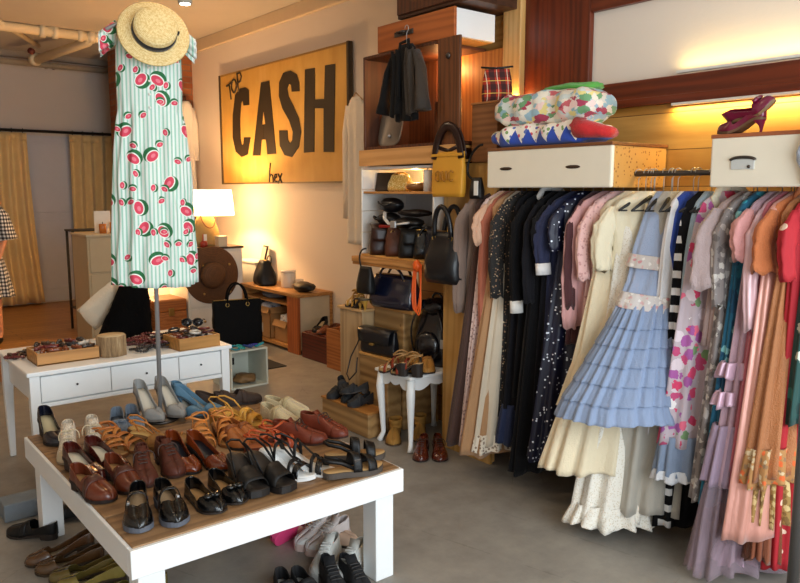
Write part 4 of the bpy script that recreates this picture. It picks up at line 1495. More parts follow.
q1 = quilt('folded_quilt', 'blue triangle bordered quilt, lower of the two on the drawer box', (3.08, 2.545, 1.845), .27, .62, .11, blue_quilt_mat(), 1, 1)
MB().loft([[(x0 + .05 * math.sin(a), -.26 - .16 * u, .075 + .05 * math.cos(a) * (1 - .5 * u) - .03 * u) for a in [i * PI / 8 for i in range(16)]] for x0, u in ((-.12, 0), (-.1, .4), (-.08, .75), (-.06, 1))]).build('red_binding', cloth('#c81e22'), q1)
quilt('folded_quilt', 'bright multicoloured floral quilt, upper of the two on the drawer box', (3.08, 2.54, 1.955), .27, .62, .16, floral('#dcd8cc', ('#e4d48a', '#c8626a', '#9cbccb', '#eed0c8', '#6a9a6c', '#e8e2d4', '#a83a54', '#8fb4c0', '#e6dccb', '#cfd8d4'), 24, .8, stretch=1.6), 9, 1, (floral('#e6e0d4', ('#d8627a', '#8fb8c8', '#f2d890', '#67a46a', '#f4f0e8'), 13, .7), 5))
cloth_heap('green_cloth', 'bright green cloth folded on top of the floral quilt', 'cloth', (3.12, 2.45, 2.105), .2, .36, .05, cloth('#5fb04a'), 31)
cloth_heap('lace_cloth', 'cream and pink lace garment bunched at the right end of the drawer box', 'cloth', (3.1, 1.19, 1.846), .3, .16, .2, lace('#e8d6c0', '#c79a8a', 60), 32)
cloth_heap('blue_cloth', 'pale blue chiffon hanging over the right edge of the drawer box', 'cloth', (2.93, 1.17, 1.64), .04, .14, .24, cloth('#b8c4d8', .8), 33)

bp_ = onx(477, 182, 2.99)
t = thing('belt_bag', 'small black pouch hanging by a looped strap left of the long drawer box', 'pouch', (2.99, bp_.y, 1.57), -PI / 2)
MB().loft(bag_rings(.09, .05, .12, .8, .3, pw=.6)).build('pouch', BLK, t)
MB().tube(bez((-.02, 0, .11), (-.14, 0, .12), (-.05, 0, .3), (.04, 0, .3), 16), .007, 6).build('strap', BLK, t)
MB().box((.01, -.035, .02), (.04, -.03, .1)).build('white_tag', plain('#ece8e0'), t)

# ------------------------------------------------------------------ shoes
TOES = {'round': ([0, .015, .05, .12, .3, .5, .68, .82, .92, .975, 1], [0, .34, .52, .64, .64, .74, 1, .95, .7, .36, 0]),
        'point': ([0, .015, .05, .12, .3, .5, .68, .82, .92, .975, 1], [0, .32, .5, .62, .6, .72, .98, .74, .42, .18, 0]),
        'square': ([0, .015, .05, .12, .3, .5, .68, .82, .92, .975, 1], [0, .36, .56, .68, .7, .8, 1, .98, .88, .7, 0])}


def shoe(name, label, loc, ang, up, sole=None, ins=None, style='pump', L=.262, W=.096, hh=.015, heel='block', plat=.006, toe='round', side=1, group=None, trim=None, tilt=None, cat='shoe', hb=1.0, lod=1):
    """local frame: heel at -L/2, toe at +L/2 along y; ang: 0 points the toe to -y, positive turns it towards +x"""
    t = thing(name, label, cat, loc, PI + ang, group)
    if tilt:
        t.rotation_euler = (tilt[0], tilt[1], PI + ang)
    sole = sole or plain('#2a211c', .6)
    ins = ins or plain('#c9b48e', .7)
    trim = trim or up
    hx, hy = TOES[toe]
    hw = lambda q: W / 2 * interp(q, hx, hy)
    cxl = lambda q: side * .006 * math.sin(PI * q) * (1 if q > .3 else .6)
    bz = lambda q: hh * (1 - smooth01((q - .1) / .6)) + (.004 * smooth01((q - .8) / .2))
    Y = lambda q: (q - .5) * L
    ts = [0, .006, .02, .045, .09, .15, .22, .3, .38, .46, .54, .61, .68, .75, .82, .88, .93, .965, .988, 1]
    th = .005 + plat
    tz = lambda q: bz(q) + th
    # outsole
    e = .003 if style not in ('sneaker', 'boot') else .005
    mb = MB()
    rings = []
    for q in ts:
        w = hw(q) + (e if 0 < q < 1 else .001)
        rings.append([(cxl(q) - w, Y(q), bz(q)), (cxl(q) + w, Y(q), bz(q)), (cxl(q) + w, Y(q), tz(q)), (cxl(q) - w, Y(q), tz(q))])
    mb.loft(rings, smooth=False)
    mb.build('sole', sole, t)
    # heel
    if hh > .012 and heel != 'none':
        hl = {'block': .27, 'stiletto': .2, 'wedge': .62, 'flat': .26, 'flared': .26}[heel]
        rings = []
        steps = 7
        for i in range(steps):
            q = i / (steps - 1)       # 0 floor
            ring = []
            sc = {'block': .9 + .1 * q, 'stiletto': .2 + .8 * q ** 2.2, 'wedge': .93 + .07 * q, 'flat': .96 + .04 * q, 'flared': .95}[heel]
            for tt in ([.0, .03, .1, hl * .6, hl], [hl, hl * .6, .1, .03, .0]):
                sgn = -1 if len(ring) < 5 else 1
                for u in tt:
                    w = max(hw(u), .004) * sc
                    yy = Y(.0) + (Y(u) - Y(0)) * sc + (.012 * (1 - q) if heel == 'stiletto' else 0)
                    ring.append((sgn * w, yy, bz(u) * q + .0008))
            rings.append(ring)
        MB().loft(rings, smooth=False).build('heel', sole if heel in ('block', 'flat', 'wedge') else up, t)
    # insole
    pts = [[(cxl(q) - hw(q) * .93, Y(q), tz(q) + .0015), (cxl(q), Y(q), tz(q) + .001), (cxl(q) + hw(q) * .93, Y(q), tz(q) + .0015)] for q in ts[1:-1]]
    MB().grid(pts).build('insole', ins, t, solid=.002)
    ab = 1 if style == 'boot' else hb
    arch = lambda q: interp(q, [0, .15, .35, .5, .62, .72, .82, .92, .97, 1], [.075, .072, .07, .066, .056, .046, .038, .03, .02, .002]) * ab

    def shell(name, q0, q1, pf, mat, nq=26, nf=9, off=0.0, solid=.0028):
        rows_l, rows_r = [], []
        qs = [q0 + (q1 - q0) * (i / nq) for i in range(nq + 1)]
        if q0 == 0:
            qs = sorted(set(qs + [.006, .015, .03]))
        if q1 == 1:
            qs = sorted(set(qs + [.985, .995]))
        mb = MB()
        for sgn in (-1, 1):
            rows = []
            for q in qs:
                fm = pf(q)
                r = []
                for j in range(nf + 1):
                    f = fm * j / nf
                    w = hw(q) + off
                    r.append((cxl(q) + sgn * w * max(0, math.cos(f)) ** .55, Y(q), tz(q) - .002 + (arch(q) + off) * math.sin(f)))
                rows.append(r)
            mb.grid(rows)
        return mb.build(name, mat, t, solid=solid)

    def strap(name, q, wd, mat, off=.003, f0=0.0, f1=PI, skew=0.0, lift=0):
        rows = []
        for k in (-1, -.4, .4, 1):
            r = []
            for j in range(17):
                f = f0 + (f1 - f0) * j / 16
                qq = q + skew * math.cos(f) + k * wd / 2 / L
                c = math.cos(f)
                r.append((cxl(qq) + math.copysign(abs(c) ** .55, c) * (hw(qq) + off), Y(qq), tz(qq) - .002 + (arch(qq) + off + lift) * max(0, math.sin(f))))
            rows.append(r)
        return MB().grid(rows).build(name, mat, t, solid=.003)

    def backstrap(q0, z, mat, r=.004):
        w = hw(q0)
        pts = [(cxl(q0) - w, Y(q0), tz(q0) + .012), (-hw(.25), Y(.25), tz(.2) + z * .75), (-hw(.07), Y(.06), tz(.05) + z), (0, Y(-.005), tz(0) + z + .004), (hw(.07), Y(.06), tz(.05) + z), (hw(.25), Y(.25), tz(.2) + z * .75), (cxl(q0) + w, Y(q0), tz(q0) + .012)]
        return MB().tube(pts, r, 6, flat=(.6, 1.2)).build('heel_strap', mat, t)

    def opening(a, b, lo):
        return lambda q: lo(q) + (PI / 2 - lo(q)) * smooth01((q - a) / (b - a))
    lowf = lambda q: interp(q, [0, .12, .3, .55], [.82, .72, .5, .42])
    if style in ('pump', 'bow', 'mary', 'loafer'):
        a, b = {'pump': (.6, .72), 'bow': (.6, .72), 'mary': (.56, .68), 'loafer': (.42, .54)}[style]
        shell('upper', 0, 1, opening(a, b, lowf), up)
        if style == 'mary':
            strap('strap', .47, .014, trim, .004)
            MB().box((side * hw(.47) - .004, Y(.47) - .01, tz(.47) + .02), (side * hw(.47) + .006, Y(.47) + .01, tz(.47) + .036)).build('buckle', STEEL, t, bevel=.002)
        if style == 'bow':
            q = .76
            for sx in (-1, 1):
                MB().ell((cxl(q) + sx * .017, Y(q), tz(q) + arch(q) + .004), (.019, .013, .009), fn=lambda v: 1 + .12 * math.sin(9 * v.y)).build('bow_loop', trim, t)
            MB().ell((cxl(q), Y(q), tz(q) + arch(q) + .006), (.007, .009, .009), 10, 7).build('bow_knot', trim, t)
        if style == 'loafer':
            strap('saddle', .6, .03, trim, .003)
    elif style == 'oxford':
        shell('upper', 0, 1, opening(.26, .42, lambda q: interp(q, [0, .15, .3], [1.0, .95, 1.1])), up)
        shell('toe_cap', .76, 1, lambda q: PI / 2, trim, 10, off=.0018)
        mb = MB()
        for k in range(4):
            q = .44 + .065 * k
            mb.tube([(cxl(q) + .017 * math.cos(PI - PI * j / 6), Y(q + .02 * (j / 6 - .5) * (1 if k % 2 else -1)), tz(q) + arch(q) + .002 + .003 * math.sin(PI * j / 6)) for j in range(7)], .0026, 6)
        for sx in (-1, 1):
            q = .44
            mb.tube(bez((0, Y(q), tz(q) + arch(q) + .004), (sx * .02, Y(q) + .01, tz(q) + arch(q) + .02), (sx * .045, Y(q), tz(q) + arch(q) + .01), (sx * .04, Y(q) + .02, tz(q) + arch(q) * .6), 8), .0025, 6)
        mb.build('laces', plain('#3a2218') if trim is up else trim, t)
        MB().grid([[(cxl(q) + x, Y(q), tz(q) + arch(q) - .004 + (.012 if q < .34 else 0)) for x in (-.018, 0, .018)] for q in (.3, .36, .42, .5, .58)]).build('tongue', up, t, solid=.003)
    elif style == 'sneaker':
        shell('upper', 0, 1, opening(.3, .44, lambda q: interp(q, [0, .15, .3], [1.05, .95, 1.0])), up)
        shell('toe_cap', .84, 1, lambda q: 1.1, trim, 8, off=.002)
        mb = MB()
        for k in range(5):
            q = .44 + .06 * k
            mb.tube([(cxl(q) + .022 * math.cos(PI - PI * j / 6), Y(q + .02 * (j / 6 - .5) * (1 if k % 2 else -1)), tz(q) + arch(q) + .003 + .003 * math.sin(PI * j / 6)) for j in range(7)], .0032, 6)
        mb.build('laces', plain('#e8e6e2') if trim is up else trim, t)
        MB().grid([[(cxl(q) + x, Y(q), tz(q) + arch(q) - .003 + (.02 if q < .36 else 0)) for x in (-.024, 0, .024)] for q in (.28, .36, .44, .52, .6)]).build('tongue', up, t, solid=.006)
        rings = [[(cxl(q) + (hw(q) + .006) * s_, Y(q), z) for s_, z in ((-1, .001), (1, .001), (1, tz(q) + .008), (-1, tz(q) + .008))] for q in ts]
        MB().loft(rings, smooth=False).build('midsole', sole, t, bevel=.003)
    elif style == 'boot':
        shell('upper', 0, 1, opening(.24, .4, lambda q: 1.25), up)
        rings = []
        for i in range(9):
            q = i / 8
            z = tz(.15) + .035 + (hb * .2) * q
            ring = []
            for j in range(24):
                a = 2 * PI * j / 24
                rx, ry = .037 + .006 * q, .056 + .002 * q
                ring.append((rx * math.cos(a) * (1 + .03 * math.sin(q * 9)), Y(.24) + ry * math.sin(a) + .004 * math.sin(q * 11), z))
            rings.append(ring)
        MB().loft(rings, False, False).build('shaft', up, t, solid=.004)
    elif style == 'slingback':
        shell('upper', .5, 1, opening(.58, .7, lambda q: .3 + .2 * (q - .5)), up)
        backstrap(.5, .05, trim)
        MB().ell((0, Y(.86), tz(.86) + arch(.86) + .002), (.014, .006, .006)).build('ornament', trim, t)
    elif style == 'peep':
        shell('upper', .56, .9, opening(.58, .68, lambda q: .4), up)
        backstrap(.5, .05, trim, .006)
        strap('strap', .46, .012, trim, .004, lift=.006)
    elif style == 'sandal':
        strap('toe_strap', .74, .034, up)
        strap('cross_strap', .58, .016, trim, skew=.06)
        strap('cross_strap', .58, .016, trim, .006, skew=-.06)
        backstrap(.45, .055, trim)
    elif style == 'tstrap':
        strap('toe_strap', .76, .026, up)
        strap('toe_strap', .64, .014, trim)
        MB().tube([(cxl(q), Y(q), tz(q) + arch(q) + .003) for q in (.78, .68, .58, .48, .38)], .006, 6, flat=(1.2, .5)).build('centre_strap', trim, t)
        strap('ankle_strap', .36, .012, trim, .004)
        backstrap(.36, .055, trim)
    elif style == 'strappy':
        for k, q in enumerate((.82, .7, .58, .46)):
            strap('strap', q, .017, up if k % 2 else trim, .003 + .001 * (k % 2), skew=.05 * (1 if k % 2 else -1))
        backstrap(.44, .05, trim, .005)
        MB().tube([(.05 * math.cos(a) + side * .01, Y(.25) + .045 * math.sin(a), tz(.2) + .055 + .01 * math.sin(2 * a)) for a in [i * PI / 8 for i in range(16)]], .005, 6, True).build('ankle_strap', trim, t)
    elif style == 'slide':
        strap('vamp_band', .72, .075, up)
        backstrap(.52, .05, trim, .005)
    elif style == 'footbed':
        strap('front_strap', .74, .04, up)
        strap('middle_strap', .5, .036, up, .004)
        backstrap(.45, .05, up, .007)
        MB().box((side * hw(.5) - .002, Y(.5) - .014, tz(.5) + .03), (side * hw(.5) + .007, Y(.5) + .014, tz(.5) + .05)).build('buckle', DKSTEEL, t, bevel=.002)
    elif style == 'mule':
        shell('upper', .48, 1, opening(.5, .6, lambda q: .5), up)
    elif style == 'clog':
        shell('upper', 0, 1, opening(.36, .48, lambda q: interp(q, [0, .15, .35], [.9, .85, .7])), up)
        strap('strap', .5, .02, trim, .004)
    return t


TOP = .48
GT = 'shoes on the low white display table'


def pair(name, label, segs, zz=TOP, dz=0, group=GT, cat='shoe', words=('left', 'right'), **k):
    """segs: toe and heel of each shoe as seen, laid on the surface z"""
    L = k.get('L', .262)
    for i, (u, v, hu, hv) in enumerate(segs):
        toe_ = onz(u, v, zz + dz + .01)
        heel_ = onz(hu, hv, zz + dz + k.get('hh', .015) + k.get('plat', .006) + .05)
        d = toe_ - heel_
        d.z = 0
        d.normalize()
        c = toe_ - d * (L / 2 - .006)
        c.z = zz + dz
        lab = label if len(segs) == 1 else label.replace('#', words[i])
        shoe(name, lab, c, math.atan2(d.x, -d.y), side=(1 if i == 0 else -1), group=group, cat=cat, **k)


BR = leather('#6b2f1a', .3, .4)
BRD = leather('#4a1f14', .35, .4)
CRI = plain('#d8d0b8', .6)
TANL = leather('#c27a38', .5, .1)
MUST = leather('#c98a2e', .5, .1)
ORR = leather('#b0441e', .45, .2)
GREYS = plain('#9a9a98', .85, var=.1)
BEI = lace('#cfc0aa', '#8e7f6c', 200)
SOLB = plain('#5e636e', .6)
SOLW = plain('#dcdad6', .6)
TANI = plain('#b58a56', .7)
# front row
pair('mary_jane', '# black patent mary jane of the pair at the front table corner', [(140,531,138,480),(178,525,160,480)], style='mary', up=BLKP, sole=SOLB, ins=plain('#b39a7a'), plat=.014, hh=.02, heel='flat')
pair('bow_flat', '# black bow trimmed flat beside the patent mary janes', [(221,511,188,478),(241,502,203,464)], style='bow', up=BLKP, ins=TANI, hh=.008, heel='none', plat=.002, L=.245)
pair('platform_slide', '# chunky black platform slingback in the front row', [(261,495,244,450),(290,490,264,447)], style='slide', up=BLK, sole=BLACKM, ins=plain('#2a221c'), plat=.02, hh=.075, heel='block', toe='square')
pair('heeled_sandal', '# black and white strappy heeled sandal in the front row', [(314,477,284,442),(335,472,302,440)], style='tstrap', up=BLKP, trim=BLK, sole=plain('#e8e8e6', .4), ins=plain('#f0f0ee', .5), plat=.008, hh=.075, heel='block')
pair('footbed_sandal', '# flat black strapped footbed sandal at the right end of the front row', [(381,466,328,461),(384,455,345,443)], style='footbed', up=BLK, sole=plain('#4a4038'), ins=plain('#b08a58', .8), plat=.018, hh=.006, heel='none', W=.095, toe='round')
# second row
pair('heeled_loafer', '# brown leather heeled loafer along the left table edge', [(112,500,92,472),(134,492,122,464)], style='loafer', up=BR, sole=plain('#241510'), ins=TANI, plat=.008, hh=.03, heel='flat', trim=BRD)
pair('lace_up', '# dark brown woven lace-up shoe in the middle left of the table', [(148,486,142,450),(178,476,165,445)], style='oxford', up=leather('#5a2a1c', .6, .1), sole=plain('#3a1e14'), plat=.008, hh=.03, heel='flat', W=.098)
pair('heeled_pump', '# orange brown pump with black insole behind the bow flats', [(196,472,182,439),(227,469,203,436)], style='pump', up=leather('#7a3312', .2, .8), sole=BLACKM, ins=plain('#1a1c22', .4), hh=.06, heel='block')
# third row
pair('heeled_pump', '# burgundy pump with cream insole along the left table edge', [(101,479,88,452),(124,471,110,445)], style='pump', up=leather('#4e1a14', .2, .7), sole=plain('#2a120c'), ins=CRI, hh=.045, heel='block', toe='square')
pair('slingback', '# beige woven peep-toe slingback near the left back corner', [(71,463,67,413),(94,457,90,408)], style='oxford', up=BEI, trim=plain('#c9b898', .8), sole=plain('#8a7a64'), ins=plain('#9a8a6a', .8), hh=.055, heel='block', plat=.006)
pair('heeled_pump', 'navy black pump with cream insole at the back left corner', [(62,444,47,410)], style='pump', up=leather('#191b2a', .25, .5), sole=BLACKM, ins=plain('#cdbf98', .6), hh=.07, heel='block')
pair('flat_shoe', '# ruffled blue-grey flat shoe at the back of the table', [(121,434,117,410),(134,431,131,408)], style='bow', up=cloth('#6a7684', .9), ins=plain('#4a525c'), hh=.02, heel='flat', L=.23)
pair('heeled_pump', '# tall pale grey pump standing by the chrome pole', [(163,420,146,384),(183,416,168,381)], style='pump', up=GREYS, sole=plain('#7a7672'), ins=plain('#cfc6b4', .6), hh=.105, heel='stiletto', toe='point', dz=.024)
pair('heeled_pump', '# dusty blue heeled pump at the back of the table', [(205,416,197,388),(224,412,211,386)], style='pump', up=plain('#58809a', .6), sole=plain('#3a4a56'), ins=plain('#b0a898', .6), hh=.09, heel='stiletto', toe='point')
pair('dark_flat', '# dark brown suede flat at the far right back corner', [(245,401,231,390),(261,399,247,389)], style='loafer', up=plain('#3a2a22', .8), hh=.02, heel='flat')
pair('strappy_sandal', '# orange tan strappy sandal behind the woven lace-ups', [(122,456,117,436),(144,449,139,432)], style='strappy', up=TANL, trim=leather('#b56a30', .5, .1), sole=plain('#7a4a22'), ins=TANI, hh=.03, heel='block')
pair('mule', '# tan open mule in the middle of the table', [(170,447,160,424),(189,441,178,421)], style='slingback', up=leather('#a87840', .6), trim=TANL, sole=plain('#7a5228'), ins=plain('#c9a05c', .7), hh=.05, heel='block')
pair('strappy_sandal', '# bright orange strappy sandal in the centre of the table', [(208,449,198,416),(233,446,222,418)], style='strappy', up=leather('#cc7a32', .5, .1), trim=leather('#d88a44', .5, .1), sole=plain('#8a5424'), ins=plain('#c48a48'), hh=.04, heel='block')
pair('wedge_sandal', '# mustard yellow wedge sandal near the right back edge', [(245,431,226,404),(265,425,248,402)], style='sandal', up=MUST, trim=leather('#d8a044', .5), sole=plain('#b07a30'), ins=plain('#c9963e'), hh=.06, heel='wedge')
pair('peep_flat', '# tan peep flat tucked between the orange sandals', [(247,448,236,428),(263,444,252,427)], style='clog', up=leather('#b56a34', .5), trim=leather('#8a4a22'), ins=TANI, hh=.02, heel='flat')
pair('canvas_flat', '# cream canvas flat shoe near the right back edge', [(297,425,262,404),(308,414,276,399)], style='clog', up=cloth('#cdbb92', .9), trim=cloth('#b8a478', .9), sole=plain('#c9b68c'), ins=plain('#b8a888'), hh=.01, heel='none')
pair('red_sandal', '# red orange leather sandal lying behind the white sandals', [(300,442,254,436),(313,433,268,427)], style='strappy', up=ORR, trim=leather('#c4552a', .45), sole=plain('#6a2c16'), ins=plain('#b0602e'), hh=.015, heel='flat')
pair('lace_up', '# russet woven lace-up shoe at the right back edge', [(326,441,292,424),(346,436,318,417)], style='oxford', up=leather('#7a3420', .5), sole=plain('#3a1a10'), hh=.02, heel='flat')

# under the table -----------------------------------------------------
GU = 'shoes on the floor under the display table'
OLV = leather('#6a5a2a', .25, .6)
BRZ = leather('#5c3c22', .25, .6)
for i, (sg_, m, lab) in enumerate((((26, 564, 95, 530), BRZ, 'bronze brown pump farthest back of the floor row at lower left'),
                                    ((36, 571, 113, 545), leather('#54391e', .25, .6), 'brown olive pump second in the floor row at lower left'),
                                    ((50, 579, 116, 556), OLV, 'olive pump third in the floor row at lower left'),
                                    ((58, 586, 118, 564), leather('#8a7a3c', .25, .5, ), 'gold olive pump fourth in the floor row at lower left'),
                                    ((100, 594, 132, 574), leather('#77682f', .25, .5), 'mustard pump nearest the camera in the lower left floor row'))):
    pair('floor_pump', lab, [sg_], 0, group=GU, style='pump', up=m, ins=plain('#d8c8a8', .6), sole=plain('#3a2c1c'), hh=.045, heel='block', L=.285)
pair('loafer', '# black loafer on the floor beside the desk leg', [(9, 532, 40, 522), (44, 518, 74, 503)], 0, group=GU, style='loafer', up=BLK, hh=.02, heel='flat', words=('nearer', 'farther'))
tag(bx((.66, 3.88, 0), (.84, 4.02, .09)).build('stone_block', plain('#7f8890', .9, var=.15, bump=.4), bevel=.006), 'small grey-blue block on the floor by the desk leg', 'block')
MW1 = plain('#e3d9d6', .7)
pk = shoe('sneaker', 'black running shoe tipped over to show its hot pink sole under the table', Vector((1.68, 2.84, .045)), R(-75), BLK, sole=plain('#f04a86', .5), ins=BLACKM, style='sneaker', plat=.018, group=GU, tilt=(R(0), R(68), 0), trim=BLK)
pair('sneaker', '# white and pink lace sneaker under the table', [(297, 549, 322, 522), (308, 554, 332, 526)], 0, group=GU, style='sneaker', up=plain('#e0d6d4', .8), sole=plain('#d9c0b8', .6), trim=SOLW, ins=GREYS, plat=.02)
pair('sneaker', '# plain white leather sneaker beside the table leg', [(318, 580, 334, 538), (334, 584, 358, 545)], 0, group=GU, style='sneaker', up=plain('#dedfda', .5), sole=SOLW, trim=SOLW, ins=GREYS, plat=.02)
pair('slip_on', '# black trainer with white tongue at the bottom edge by the table leg', [(344, 606, 325, 561), (368, 604, 341, 558)], 0, group=GU, style='sneaker', up=plain('#16171b', .8), sole=BLACKM, trim=BLACKM, ins=SOLW, plat=.012, hb=1.2)
pair('slip_on', '# black slip-on at the bottom edge left of the black trainers', [(300, 616, 284, 577), (320, 614, 297, 571)], 0, group=GU, style='clog', up=plain('#1b1a1c', .8), sole=BLACKM, ins=SOLW, plat=.012)
pair('pink_slipper', '# peach pink flat behind the white sneakers under the table', [(351, 536, 332, 525), (357, 543, 338, 530)], 0, group=GU, style='pump', up=plain('#d8b8a0', .7), ins=plain('#c9a890'), hh=.005, heel='none')

# shoes by the shelving ----------------------------------------------
pair('ankle_boot', '# tan ankle boot on the floor beneath the small white table', [(393, 445, 398, 418), (417, 441, 422, 416)], 0, group='tan boots under the side table', style='boot', up=plain('#a87a34', .8), sole=plain('#5a4020'), hb=.3, hh=.02, heel='flat')
pair('oxford', '# red-brown lace-up shoe on the floor in front of the side table', [(420, 461, 426, 432), (440, 461, 436, 430)], 0, group='red-brown shoes on the floor', style='oxford', up=leather('#5e2414', .25, .6), sole=plain('#2a120c'), hh=.025, heel='flat', L=.27)
pair('tall_boot', '# black tall boot standing on the floor left of the crates', [(326, 408, 336, 400), (333, 411, 341, 402)], 0, group='black boots by the crates', style='boot', up=BLK, hb=1.1, hh=.02, heel='flat')
pair('tan_shoe', '# tan suede shoe on the small white side table', [(413, 373, 416, 350), (427, 373, 426, 350)], .487, group='shoes on the side table', style='clog', up=leather('#b9823c', .6, .1), trim=leather('#a06a2c', .6, .1), ins=TANI, hh=.025, heel='flat', L=.24)
pair('red_mule', '# red strappy heeled mule on the small white side table', [(381, 369, 394, 353), (392, 371, 405, 354)], .487, group='shoes on the side table', style='strappy', up=leather('#9a3a20', .5), trim=leather('#b88a54', .5), ins=plain('#c9a878'), hh=.075, heel='block', L=.23)
pair('gold_sandal', '# gold strappy heel on top of the tall crate', [(349, 304, 366, 293), (356, 305, 372, 295)], .8, group='gold heels on the tall crate', style='strappy', up=leather('#c9983c', .3), trim=BRASS, ins=plain('#d8c08a'), hh=.07, heel='stiletto', L=.22)
for i in range(5):
    shoe('black_flat', ['black flat at the left of the pile on the lowest step', 'black flat lying across the middle of the step pile', 'black flat at the right of the pile on the lowest step', 'upturned black flat on top of the step pile', 'black flat leaning at the back of the step pile'][i],
         Vector((2.85 + .02 * (i % 2), [4.2, 4.08, 3.93, 4.14, 4.0][i], .176 + (.06 if i > 2 else 0))), R([-80, -60, -95, -30, -120][i]), plain('#24262a', .8), ins=plain('#34363a'), style='loafer', hh=.02, heel='flat', L=.2, W=.08, group='black shoes on the lowest step', tilt=(0, R(20 if i > 2 else 0), 0))
shoe('black_flat', 'black shoe at the left on the dark red box', Vector((3.86, 5.98, .262)), R(-60), BLK, style='pump', hh=.06, group='shoes on the dark red box')
shoe('brown_flat', 'brown shoe in the middle of the dark red box', Vector((3.85, 5.84, .262)), R(-80), leather('#8a4a26'), style='loafer', hh=.015, group='shoes on the dark red box')
shoe('brown_flat', 'reddish brown shoe at the right on the dark red box', Vector((3.86, 5.71, .262)), R(-70), leather('#7a3a20'), style='oxford', hh=.015, group='shoes on the dark red box')
# purple shoes on the drawer box
PUR = leather('#7a1238', .2, .7)
zb = 1.846
shoe('purple_shoe', 'purple satin heel lying flat on the white drawer box', Vector((3.0, 1.5, zb)), R(178), PUR, sole=plain('#6a4a30'), ins=plain('#8a6a4a'), style='pump', hh=.05, heel='stiletto', toe='point', L=.2, W=.075, group='purple shoes on the drawer box')
shoe('purple_shoe', 'purple satin heel propped up on its mate on the white drawer box', Vector((3.02, 1.44, zb + .06)), R(0), PUR, sole=plain('#8a6a48'), ins=plain('#8a6a4a'), style='bow', hh=.05, heel='stiletto', toe='point', L=.2, W=.075, group='purple shoes on the drawer box', tilt=(R(38), R(20), 0))

# ------------------------------------------------------------------ trays and jewellery on the desk
DZ = .66


def wood_tray(c, w, d, h, label, rz=0):
    t = thing('jewellery_tray', label, 'tray', c, rz)
    mm = wood('#c08a4a', '#9a6a30', 'X', 1)
    MB().box((-w / 2, -d / 2, 0), (w / 2, d / 2, .008)).build('base', mm, t)
    for lo, hi in (((-w / 2, -d / 2, 0), (w / 2, -d / 2 + .01, h)), ((-w / 2, d / 2 - .01, 0), (w / 2, d / 2, h)), ((-w / 2, -d / 2 + .01, 0), (-w / 2 + .01, d / 2 - .01, h)), ((w / 2 - .01, -d / 2 + .01, 0), (w / 2, d / 2 - .01, h))):
        MB().box(lo, hi).build('side', mm, t, bevel=.002)
    MB().box((-w / 2 + .01, -d / 2 + .01, .008), (w / 2 - .01, d / 2 - .01, h - .012)).build('lining', cloth('#e8e4de'), t)
    return t


tA = onz(68, 363, DZ)
wood_tray((tA.x + .01, tA.y + .13, DZ), .33, .24, .07, 'open wooden tray of hair accessories at the left of the desk')
tB = onz(200, 349, DZ)
wood_tray((tB.x, tB.y + .12, DZ), .27, .22, .075, 'wooden tray of bangles at the right end of the desk', R(4))
st = onz(116, 357, DZ)
t = thing('wood_stump', 'pale bark-covered log stump standing in the middle of the desk', 'stump', (st.x, st.y + .07, DZ))


def bark():
    s = N('bark')
    v = s.mapping((9, 9, 1.2))
    a = s.noise(v, 4, 5, .7)
    s.bump(a, .9, .02)
    return s.fin(s.ramp(a, [(.3, '#6a5238'), (.55, '#a88a64'), (.75, '#cbb38c')]), .9)


g = random.Random(4)
pr = [1 + g.uniform(-.05, .05) for _ in range(36)]
MB().loft([[(.082 * pr[j] * math.cos(2 * PI * j / 36), .075 * pr[j] * math.sin(2 * PI * j / 36), z) for j in range(36)] for z in (0, .04, .08, .118)]).build('bark', bark(), t)
MB().lathe([(0, .118), (.078, .118), (.076, .122), (0, .122)], 36, sy=.92).build('cut_face', plain('#cdb288', .8, scale=30), t)

BC = ['#5a1414', '#1a1a1c', '#3a2012', '#6a1c18', '#cfc8bc', '#4a2e18', '#1e1e22', '#7a3a16', '#4a1018', '#2a1a12']


def loop_piece(i, loc, r, kind, label, group, cat):
    g = random.Random(100 + i)
    t = thing(kind, label, cat, loc, g.uniform(0, 6), group)
    c = BC[g.randrange(len(BC))]
    m = plain(c, .3, coat=.4, bump=0)
    if kind == 'bead_necklace':
        mb = MB()
        n = 26
        a0 = g.uniform(.5, .9)
        p = g.uniform(0, 6)
        for q in range(n):
            a = 2 * PI * q / n
            rr = r * (1 + .25 * math.sin(3 * a + p))
            mb.ell((rr * math.cos(a), a0 * rr * math.sin(a), .008 + .006 * (1 + math.sin(2 * a + p))), (.0085,) * 3, 7, 5)
        mb.build('beads', m, t)
    elif kind == 'bangle':
        tl = g.uniform(0, .5)
        MB().tube([(r * math.cos(a), r * math.sin(a) * .9, .008 + r * tl * (1 + math.sin(a)) * .5) for a in [k * PI / 12 for k in range(24)]], .006, 8, True, flat=(1, 1.3)).build('band', m, t)
    elif kind == 'hair_clip':
        MB().loft([[(x, wd * math.cos(a) + .01 * math.sin(x * 40), .01 + .012 * math.sin(a)) for a in [k * PI / 5 for k in range(10)]] for x, wd in ((-r, .004), (-r * .5, .016), (0, .01), (r * .5, .018), (r, .004))]).build('bow', m, t)
        MB().ell((0, 0, .018), (.008, .012, .01), 8, 6).build('knot', m, t)
    return t


